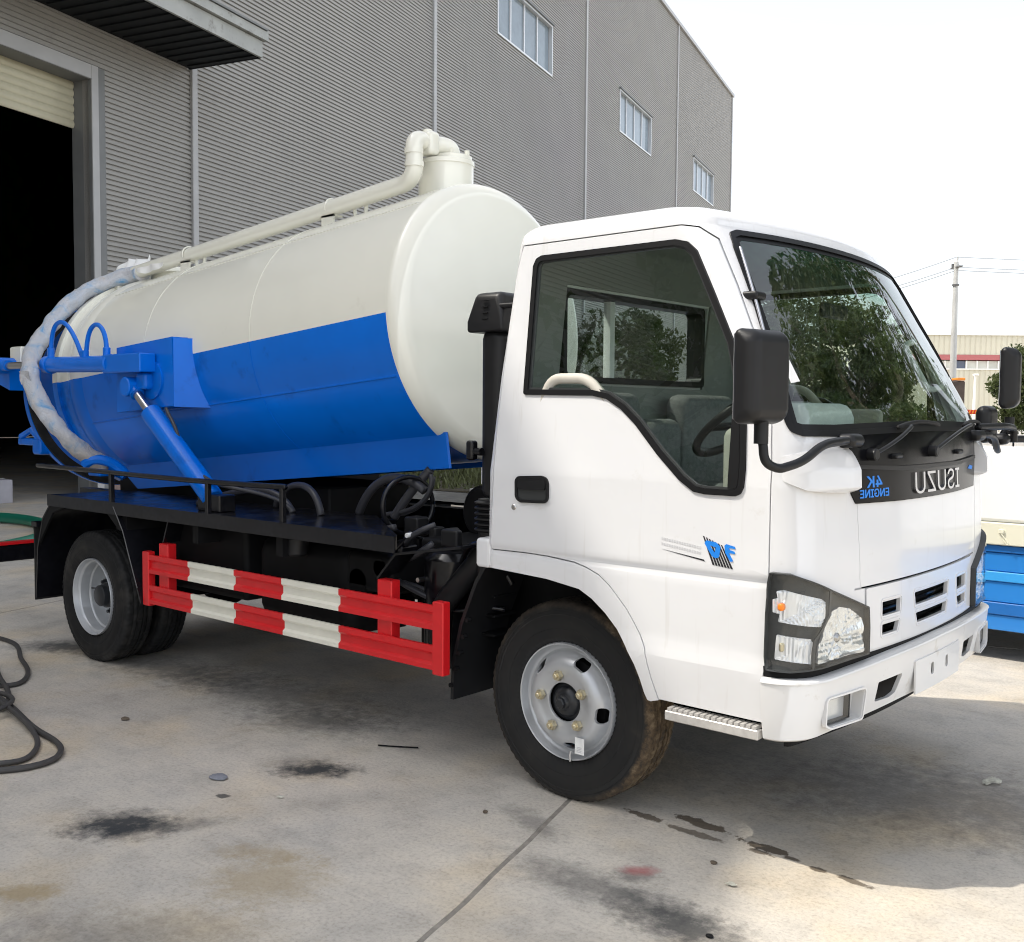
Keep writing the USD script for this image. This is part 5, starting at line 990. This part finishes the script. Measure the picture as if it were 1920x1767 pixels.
# suction hose wrapped in film
Mt['film'] = usdkit.material(stage, '/World/Looks/wrapped_hose_film', {
    'g': ('geometry', {}), 'n': ('noise_texture', {'scale': 5.5, 'detail': 4.0, 'roughness': .6, 'distortion': 1.2}), 'n2': ('noise_texture', {'scale': 3.1, 'detail': 3.0}), 'n3': ('noise_texture', {'scale': 55.0, 'detail': 4.0, 'distortion': 2.0}),
    'r': ('rgb_ramp', {'ramp': [(.30, (.05, .28, .55)), (.37, (.27, .40, .56)), (.45, (.45, .49, .55)), (.60, (.52, .52, .54)), (.72, (.50, .45, .40))]}), 'xyz': ('separate_xyz', {}),
    'mz': ('map_range', {'from_min': 1.42, 'from_max': 1.18, 'to_min': 0.0, 'to_max': .65, 'clamp': True}), 'x': ('mix', {'color2': (.22, .17, .11)}), 'b': ('bump', {'strength': .9, 'distance': .008}),
    'p': ('principled_bsdf', {'roughness': .28, 'specular_ior_level': .6})},
    [('g.position', 'n.vector'), ('g.position', 'n2.vector'), ('g.position', 'n3.vector'), ('n.fac', 'r.fac'), ('g.position', 'xyz.vector'), ('xyz.z', 'mz.value'), ('mz.result', 'x.fac'), ('r.color', 'x.color1'), ('x.color', 'p.base_color'), ('n3.fac', 'b.height'), ('b.normal', 'p.normal')], surface='p.BSDF')
Hs = spline([(-4.05, -.20, 2.380), (-4.16, -.20, 2.378), (-4.31, -.34, 2.315), (-4.36, -.58, 2.13), (-4.26, -.80, 1.90), (-4.06, -.955, 1.72), (-3.96, -.975, 1.58), (-3.83, -.93, 1.40), (-3.66, -.85, 1.23), (-3.585, -.72, 1.12)], 150)
tq = np.linspace(0, 2*PI, 20, endpoint=False); rad_ = []
for i in range(150):
    k = .052+.003*math.sin(i*.19)+.0015*math.sin(i*.83+1); ph = np.stack([np.cos(tq)*1.6+i*.11, np.sin(tq)*1.6+i*.05, np.full(20, i*.16)], 1); rad_.append(k+.009*(meshkit.fbm(ph, 3, 4)-.5)*2+.003*np.sin(tq*2+i*.45))
whose = group_part('wrapped_hose', truck)
part('hose_body', tube(Hs, .05, 20, radii=rad_), Mt['film'], whose, True)
def flap(c, size, nrm_seed, seed):
    n = 14; u, v = np.meshgrid(np.linspace(-1, 1, n), np.linspace(-1, 1, n)); q = np.stack([u.ravel(), v.ravel(), 0*u.ravel()], 1); r = np.random.default_rng(seed)
    h = .45*(meshkit.fbm(q*1.3+seed, 2, seed)-.5)+.05*(meshkit.noise(q*4+seed, seed)-.5); A = np.linalg.qr(np.array(nrm_seed, float)+.01)[0]
    V = np.asarray(c)+(q*size)@A.T+np.outer(h*size[0]*1.1, A[:, 2]); Fc = []
    for i in range(n-1):
        for j in range(n-1): a = i*n+j; Fc += [(a, a+1, a+n+1), (a, a+n+1, a+n)]
    t = trimesh.Trimesh(V, np.array(Fc), process=False); b = t.copy(); b.vertices = b.vertices+A[:, 2]*.003; b.invert(); return cat_([t, b])
def sheet(pts, y0, amp, sd, lean=0.0):
    fn_ = lambda u, v, h: np.stack([u+.02*(meshkit.noise(np.stack([u*9, v*9, h*0], 1), sd)-.5), y0+lean*(v-pts[0][1])-h+amp*(meshkit.fbm(np.stack([u*7, v*11, h*0+sd], 1), 3, sd)-.5)+.25*amp*np.sin(u*38+v*22), v+.015*(meshkit.noise(np.stack([u*14, v*8, h*0], 1), sd+2)-.5)], 1)
    return warp(rpoly(pts), fn_, 0, .002, edge=.02)
part('film_sheet', sheet([(-4.67, 2.425), (-4.55, 2.535), (-4.40, 2.525), (-4.20, 2.505), (-4.17, 2.53), (-4.15, 2.485), (-3.97, 2.455), (-4.15, 2.43), (-4.40, 2.40)], -.10, .10, 3, .5), Mt['paper'], whose, 40)
part('film_tail', sheet([(-3.98, 2.385), (-3.80, 2.400), (-3.62, 2.405), (-3.70, 2.368), (-3.86, 2.352)], -.285, .05, 8, -.4), Mt['paper'], whose, 40)
part('film_tail', flap((-3.985, -1.02, 1.66), (.045, .04, 1), [[1, .1, .5], [.2, .3, .9], [0, -1, .1]], 9), Mt['film'], whose, 40)
part('hose_clamp', [rbox((-3.66, -.80, 1.07), (-3.52, -.62, 1.10), .01), tube([(-3.62, -.84, 1.14), (-3.55, -.78, 1.17), (-3.50, -.70, 1.13), (-3.46, -.66, 1.07)], .03, 8, 12)], Mt['blue'], truck, 40)
part('beacon_fin', rbox((.30, -.12, 2.262), (.48, .12, 2.275), .004), Mt['cab_white'], truck) if False else None
# ================================================================== other vehicle on the right, far things
def gpt(px, py, depth):     # a point at a given distance along the optical axis direction, measured from the photograph once
    d = F_+R_*((px-960)/FPX)-U_*((py-883.5)/FPX); return CAM+d*depth
Mt['veh_white'] = mat('truck_body_white', (.80, .80, .79), .4, coat=.3); Mt['veh_cream'] = mat('dropside_cream', (.70, .68, .54), .45)
Mt['veh_blue'] = mat('skirt_blue', (.012, .13, .42), .35, coat=.3); Mt['veh_sky'] = mat('skirt_light_blue', (.04, .32, .72), .35, coat=.3); Mt['veh_mid'] = mat('skirt_mid_blue', (.02, .20, .58), .35, coat=.3)
vy = 2.66
v2 = thing('work_truck', (0, vy+1, 0), 'parked white bodied work truck with blue striped skirt, just right of the tanker bumper', 'truck')
part('body', box((-3.6, vy, .84), (2.6, vy+1.9, 1.285), .02), Mt['veh_white'], v2); part('dropside', box((-3.6, vy-.012, .705), (2.6, vy+1.88, .838), .006), Mt['veh_cream'], v2)
zz = [(.66, .70, 'veh_blue'), (.545, .655, 'veh_mid'), (.485, .542, 'veh_sky'), (.36, .482, 'veh_mid'), (.285, .357, 'veh_blue'), (.19, .282, 'veh_mid')]
for i, (a, b, m) in enumerate(zz): part('skirt_panel', box((-3.6, vy+.006+.010*(i % 2), a), (2.6, vy+.06, b), .004), Mt[m], v2)
part('latch', [box((.585, vy-.024, .775), (.615, vy-.012, .80), .003), tube([(.60, vy-.02, .775), (.63, vy-.02, .735), (.642, vy-.02, .715), (.632, vy-.02, .712), (.61, vy-.02, .74)], .0035, 6)], Mt['veh_cream'], v2, 30)
part('belly', box((-3.5, vy+.07, .30), (2.5, vy+1.8, .70)), Mt['black_dull'], v2)
for x in (-2.4, 1.9):
    part('wheel', lathe([(0, 0), (.25, 0), (.36, .01), (.385, .04), (.385, .18), (.35, .2), (0, .2)], (x, vy+.09, .385), (0, 1, 0), seg=40), Mt['rubber'], v2); part('wheel', lathe([(0, 0), (.36, .01), (.385, .04), (.385, .18), (.35, .2), (0, .2)], (x, vy+1.5, .385), (0, 1, 0), seg=40), Mt['rubber'], v2)
part('mesh_rack', [box((-3.5, vy+.3, 1.285), (2.5, vy+.31, 1.36))]+[box((x, vy+.30, 1.285), (x+.01, vy+.315, 1.40)) for x in np.arange(-3.4, 2.5, .12)], Mt['step'], v2, False)

def yaw_of(v): return v
VH = np.array([F_[0], F_[1], 0]); VH /= np.linalg.norm(VH); RH = np.array([VH[1], -VH[0], 0.0])
CG = np.array([CAM[0], CAM[1], 0.0])
def far(X, Z, z=0.0): return CG+RH*X+VH*Z+np.array([0, 0, z])
def fbox(x0, x1, z0, z1, d0, d1, bevel=0):    # box square to the line of sight: X across, Z away
    m = box((x0, d0, z0), (x1, d1, z1), bevel); v = m.vertices.copy(); m.vertices = CG+np.outer(v[:, 0], RH)+np.outer(v[:, 1], VH)+np.outer(v[:, 2], [0, 0, 1.0])
    if m.volume < 0: m.invert()
    return m
# cream factory far off on the right
Mt['far_cream'] = mat('far_factory_cream', (.56, .53, .42), .6, vary=.05, scale=.2); Mt['far_red'] = mat('far_factory_red', (.40, .12, .12), .5); Mt['far_frame'] = mat('far_window_frame', (.75, .74, .70), .5); Mt['far_pane'] = mat('far_window_pane', (.62, .62, .55), .25, vary=.15, scale=.3); Mt['far_pane_dark'] = mat('far_pane_open', (.10, .12, .17), .2)
D = 90.0; k = D/FPX; zf = lambda py: CAM[2]+(779-py)*k; xf_ = lambda px: (px-960)*k
ff = thing('cream_factory', far(xf_(1900), D+15), 'far cream factory with a red band above its row of windows', 'building')
XA, XB = xf_(1600), xf_(2350)
def corr(x0, x1, z0, z1, d):
    ps = []; n = int((x1-x0)/.45)
    for i in range(n):
        a = x0+i*.45; ps += [(a, d), (a+.28, d), (a+.33, d+.03), (a+.40, d+.03)]
    ps = np.array(ps+[(x1, d)]); m = len(ps); lo = CG+np.outer(ps[:, 0], RH)+np.outer(ps[:, 1], VH); hi = lo+[0, 0, z1]; lo = lo+[0, 0, z0]; i = np.arange(m-1)
    return trimesh.Trimesh(np.concatenate([lo, hi]), np.concatenate([np.stack([i, i+1, i+1+m], 1), np.stack([i, i+1+m, i+m], 1)]), process=False)
zr0, zr1, zw0, zw1, zt = zf(678), zf(668), zf(695), zf(679), zf(632)
part('wall', [corr(XA, XB, 0, zw0-.05, D), corr(XA, XB, zr1, zt, D), fbox(XA, XB, 0, zw0-.05, D+.1, D+.3), fbox(XA, XB, zr1, zt, D+.1, D+.3), fbox(XA, XA+.3, 0, zt, D+.1, D+30), fbox(XB-.3, XB, 0, zt, D+.1, D+30), fbox(XA, XB, 0, zt, D+30, D+30.3), fbox(XA, XB, zt-.3, zt-.05, D+.3, D+30)], Mt['far_cream'], ff, False)
part('red_band', fbox(XA, XB, zr0, zr1-.01, D-.04, D+.3), Mt['far_red'], ff, False); part('parapet_cap', fbox(XA-.1, XB+.1, zt, zt+.08, D-.1, D+30), Mt['far_frame'], ff, False)
part('window_sill', fbox(XA, XB, zw0-.05, zw0+.06, D-.05, D+.25), Mt['far_frame'], ff, False)
xs_ = np.arange(xf_(1607), XB, 20*k)
for i, x in enumerate(xs_[:-1]):
    wn = group_part('window', ff); open_ = abs((x/k+960)-1787) < 9
    part('pane', fbox(x+.06, x+20*k-.06, zw0+.06, zw1-.02, D+.14, D+.17), Mt['far_pane_dark' if open_ else 'far_pane'], wn, False); part('frame', fbox(x-.06, x+.055, zw0+.065, zw1-.02, D, D+.2), Mt['far_frame'], wn, False)
# concrete utility pole with three wires
Mt['pole'] = mat('pole_concrete', (.52, .52, .50), .8, vary=.1, scale=2); Mt['wire_far'] = mat('power_wire', (.14, .14, .14), .5)
PD = 46.0; kp = PD/FPX; px_ = (1782-960)*kp; zp = lambda y: CAM[2]+(779-y)*kp
po = thing('utility_pole', far(px_, PD), 'tall pale concrete utility pole behind the windscreen corner carrying three wires', 'pole')
part('shaft', cyl(far(px_+.0, PD, 0), far(px_, PD, zp(497)), .17, .10, seg=16), Mt['pole'], po)
part('pole_top', cyl(far(px_+.05, PD, zp(500)), far(px_+.06, PD, zp(487)), .035), Mt['pole'], po); part('cross_arm', fbox(px_-.07, px_+.10, zp(508), zp(506), PD-.5, PD+.5), Mt['wire_far'], po)
[part('insulator', cyl(far(px_+s, PD+.1, zp(508)), far(px_+s, PD+.1, zp(500)), .05), Mt['wire_far'], po) for s in (-.12, .12)]; part('pole_band', cyl(far(px_, PD, zp(541)), far(px_, PD, zp(538)), .15), Mt['wire_far'], po)
for yl, y0, yr in ((527, 488, 488), (540, 506.5, 507), (550, 512.5, 513)):
    A = far(px_-.0, PD, zp(y0)); Bl = far((1300-960)*kp*1.0, PD+1, zp(y0+(y0 < 500)*118+(y0 > 500)*(112 if y0 < 510 else 112))); Br = far((2600-960)*kp, PD+2, zp(yr+2))
    part('wire', [tube([A+(Bl-A)*t-np.array([0, 0, .35*4*t*(1-t)]) for t in np.linspace(0, 1, 14)], .012, 5), tube([A+(Br-A)*t-np.array([0, 0, .10*4*t*(1-t)]) for t in np.linspace(0, 1, 14)], .012, 5)], Mt['wire_far'], po)
# slim white lamp post
LD = 70.0; kl = LD/FPX; lx = (1824-960)*kl; lp = thing('street_lamp', far(lx, LD), 'slim white street lamp in front of the far cream factory', 'lamp')
part('post', cyl(far(lx-.05, LD, 0), far(lx, LD, CAM[2]+(779-706)*kl), .11, .07, seg=12), Mt['far_frame'], lp); part('lamp_head', fbox(lx-.1, lx+.18, CAM[2]+(779-707)*kl, CAM[2]+(779-703.5)*kl, LD-.2, LD+.2, .03), Mt['far_frame'], lp)
# warning board, cabinet and truck corner
Mt['orange'] = mat('sign_orange', (.80, .26, .03), .5); Mt['sign_red'] = mat('sign_red', (.60, .03, .02), .5)
SD = 34.0; ks = SD/FPX; sx0 = (1813-960)*ks; z_ = lambda y, kk=ks: CAM[2]+(779-y)*kk
sg_ = thing('warning_board', far((1830-960)*ks, SD), 'striped red and orange warning board on legs beyond the wiper tips', 'sign')
part('board', fbox((1812-960)*ks, (1842-960)*ks, z_(778.5), z_(770.5), SD, SD+.05, .004), Mt['sign_red'], sg_)
for i in range(5):
    x0 = (1813+6*i-960)*ks; zb, zt_ = z_(778), z_(771); q = np.array([(x0, zb), (x0+2.6*ks, zb), (x0+5.2*ks, zt_), (x0+2.6*ks, zt_)])
    m = trimesh.creation.extrude_polygon(Polygon(q), .012, engine='earcut'); v = m.vertices.copy(); m.vertices = CG+np.outer(v[:, 0], RH)+np.outer(SD-.014+v[:, 2], VH)+np.outer(v[:, 1], [0, 0, 1.0]); m.invert() if m.volume < 0 else None; part('stripe', m, Mt['orange'], sg_, False)
for px in (1815, 1839): part('leg', fbox((px-960)*ks-.02, (px-960)*ks+.02, 0, z_(778.6), SD, SD+.04), Mt['sign_red'], sg_)
part('back_plate', fbox((1838-960)*ks, (1846-960)*ks, z_(792), z_(784), SD+.1, SD+.14), Mt['far_frame'], sg_)
KD = 40.0; kk = KD/FPX; bb = thing('loader_cab', far((1800-960)*kk, KD), 'rusty brown machine cab peeking out behind the windscreen edge', 'machine')
part('cabin', fbox((1770-960)*kk, (1806-960)*kk, .9, CAM[2]+(779-717)*kk, KD, KD+1.2, .04), mat('machine_brown', (.07, .05, .04), .6, vary=.3, scale=4), bb); part('orange_bar', fbox((1790-960)*kk, (1806-960)*kk, CAM[2]+(779-716)*kk, CAM[2]+(779-711)*kk, KD, KD+.5, .02), Mt['orange'], bb)
part('track', fbox((1765-960)*kk, (1808-960)*kk, 0, .88, KD, KD+1.4, .1), Mt['black_dull'], bb)
# white picket fence
FD = 55.0; kf = FD/FPX; fe_ = thing('white_fence', far((1950-960)*kf, FD), 'white panelled fence under the bushy tree at the right edge', 'fence'); zf2 = lambda y: CAM[2]+(779-y)*kf
for r_ in (795.5, 806.5): part('fence_rail', fbox((1780-960)*kf, (2300-960)*kf, zf2(r_+1.6), zf2(r_), FD, FD+.06), Mt['far_frame'], fe_, False)
for i, px in enumerate(np.arange(1782, 2240, 7.0)): part('picket', fbox((px-960)*kf, (px+3.6-960)*kf, .05, zf2(794), FD-.03, FD-.002), Mt['far_frame'], fe_, False)
# trees
Mt['bark'] = mat('tree_bark', (.09, .07, .05), .9, vary=.3, scale=8)
def leafmat(name, a, b):
    return usdkit.material(stage, '/World/Looks/'+name, {'g': ('geometry', {}), 'n': ('noise_texture', {'scale': 1.3, 'detail': 4.0}), 'r': ('rgb_ramp', {'ramp': [(.3, a), (.7, b)]}), 'wn': ('white_noise_texture', {'dimensions': '1D'}), 'hv': ('hsv', {'saturation': 1.0}), 'mv': ('map_range', {'to_min': .55, 'to_max': 1.5}),
        'p': ('principled_bsdf', {'roughness': .5}), 't': ('translucent_bsdf', {}), 'm': ('mix_closure', {'fac': .3})},
        [('g.position', 'n.vector'), ('n.fac', 'r.fac'), ('g.random_per_island', 'mv.value'), ('r.color', 'hv.color'), ('mv.result', 'hv.value'), ('hv.color', 'p.base_color'), ('hv.color', 't.color'), ('p.BSDF', 'm.closure1'), ('t.BSDF', 'm.closure2')], surface='m.closure')
Mt['leaf_a'] = leafmat('leaf_green', (.07, .11, .028), (.18, .22, .075)); Mt['leaf_b'] = leafmat('leaf_dark_green', (.055, .095, .026), (.15, .20, .06))
def tree(base, h, cw, trunk, label, m, seed, nclump=60, nleaf=110, ls=.10, name='tree', group=None):
    r = np.random.default_rng(seed); t = thing(name, base, label, 'tree', group); base = np.asarray(base, float)
    part('trunk', tube([base, base+(r.normal(0, .05), r.normal(0, .05), trunk*.5), base+(r.normal(0, .12), r.normal(0, .12), trunk), base+(r.normal(0, .2), r.normal(0, .2), h*.8)], .1, 10, 16, radii=np.linspace(.055*h**.7, .015*h**.7, 16)), Mt['bark'], t, True)
    for k_ in range(7):
        a = r.uniform(0, 2*PI); z0 = trunk*.9+r.uniform(0, .35)*(h-trunk); e = base+np.array([math.cos(a)*cw*.38, math.sin(a)*cw*.38, z0+(h-trunk)*.25]); part('limb', tube([base+(0, 0, z0), (base+(0, 0, z0)+e)/2+(0, 0, .1), e], .03, 6, 8, radii=np.linspace(.022*h**.7, .006*h**.7, 8)), Mt['bark'], t, True)
    V, Fc = [], []
    for c_ in range(nclump):
        d = r.normal(0, 1, 3); d /= np.linalg.norm(d); q = r.uniform(.45, 1.0)**.5; cc = base+np.array([d[0]*cw*.5*q, d[1]*cw*.5*q, trunk+(h-trunk)*(.5+.5*d[2]*q)]); rad = r.uniform(.10, .22)*cw
        p = r.normal(0, 1, (nleaf, 3)); p = cc+p/np.linalg.norm(p, axis=1)[:, None]*rad*(r.uniform(.2, 1, (nleaf, 1))**.4)*[1, 1, .75]
        u = r.normal(0, 1, (nleaf, 3)); u /= np.linalg.norm(u, axis=1)[:, None]; w = np.cross(u, r.normal(0, 1, (nleaf, 3))); w /= np.linalg.norm(w, axis=1)[:, None]; s = ls*r.uniform(.6, 1.3, (nleaf, 1)); o = sum(len(x) for x in V)
        V.append(np.concatenate([p-u*s, p+w*s*.45, p+u*s, p-w*s*.45])); i = np.arange(nleaf)+o; Fc.append(np.concatenate([np.stack([i, i+nleaf, i+2*nleaf], 1), np.stack([i, i+2*nleaf, i+3*nleaf], 1)]))
    part('crown', trimesh.Trimesh(np.concatenate(V), np.concatenate(Fc), process=False), m, t, False)
tk_ = 42/FPX; tree(far((1925-960)*tk_, 42), CAM[2]+(779-655)*tk_, 2.6, .7, 'round bushy dark green tree behind the far side mirror', Mt['leaf_a'], 11, 110, 160, .085)
# trees round the yard that show only in the cab's windows
for i, (x, y, h, cw, sd) in enumerate([(-9.5, -14.0, 9.5, 6.0, 21), (-4.0, -16.5, 10.5, 6.5, 22), (-15.5, -11.5, 9.5, 6.0, 23), (1.5, -18.5, 10.0, 6.0, 24), (8.0, 15.0, 13.0, 7.5, 25), (4.2, 18.0, 14.0, 7.5, 26), (5.8, 12.6, 11.5, 6.0, 27), (12.0, 20.0, 14, 8, 28), (13.5, 11.0, 11, 7, 29), (3.2, 22.0, 14, 7, 30), (-16.5, -17, 11, 7, 31), (10.8, 12.2, 12.5, 6.5, 32)]):
    tree((x, y, 0), h, cw, 1.6, 'tall leafy tree outside the picture that shows only reflected in the cab glass', Mt['leaf_b' if i % 2 else 'leaf_a'], sd, 62 if y > 0 else 42, 130, .17, 'yard_tree', 'trees reflected in the cab glass')

# trees beyond the yard that show through the cab's glass
for i, (px, dd, ytop, cw, lab) in enumerate([(1405, 37, 560, 3.6, 'leftmost green tree seen through the windscreen, beside the near mirror'), (1475, 34, 545, 3.4, 'second green tree from the left seen through the windscreen'), (1548, 38, 540, 3.8, 'middle tree seen through the windscreen, just under the cab mirror'), (1606, 35, 575, 2.9, 'fourth tree from the left seen through the windscreen'), (1655, 37, 615, 1.9, 'rightmost tree seen through the windscreen beside the white grab handle')]):
    k_ = dd/FPX; tree(far((px-960)*k_, dd), CAM[2]+(778-ytop)*k_, cw, .5, lab, Mt['leaf_a' if i % 2 else 'leaf_b'], 50+i, 75, 130, .085, 'tree')
for i, (s, off, h, lab) in enumerate([(17.5, 3.2, 4.6, 'small leafy tree on the lawn, left one seen through the cab rear window'), (22.0, 2.6, 4.9, 'small leafy tree on the lawn, right one seen through the cab rear window')]):
    tree(wp(s, off, .08), h, 3.0, .9, lab, Mt['leaf_a' if i else 'leaf_b'], 60+i, 60, 130, .09, 'tree')
hdg = thing('hedge', far((1560-960)*32/FPX, 33), 'dark green hedge beyond the yard, seen low through the windscreen', 'hedge'); r_h = np.random.default_rng(77); nh = 9000
hp0 = np.stack([r_h.uniform((1330-960)*32/FPX, (1742-960)*32/FPX, nh), r_h.uniform(31.5, 33.2, nh), r_h.uniform(.05, 2.0, nh)], 1); hp0[:, 2] *= .75+.35*meshkit.noise(hp0*[.9, .9, 0], 3)
hb = CG+np.outer(hp0[:, 0], RH)+np.outer(hp0[:, 1], VH)+np.outer(hp0[:, 2], [0, 0, 1.0]); hu = r_h.normal(0, 1, (nh, 3)); hu /= np.linalg.norm(hu, axis=1)[:, None]; hw = np.cross(hu, r_h.normal(0, 1, (nh, 3))); hw /= np.linalg.norm(hw, axis=1)[:, None]
iq = np.arange(nh); part('leaves', trimesh.Trimesh(np.concatenate([hb-hu*.09, hb+hw*.05, hb+hu*.09, hb-hw*.05]), np.concatenate([np.stack([iq, iq+nh, iq+2*nh], 1), np.stack([iq, iq+2*nh, iq+3*nh], 1)]), process=False), Mt['leaf_b'], hdg, False)
part('hedge_core', fbox((1330-960)*32/FPX, (1740-960)*32/FPX, 0, 1.35, 31.9, 32.8, .2), Mt['bark'], hdg)
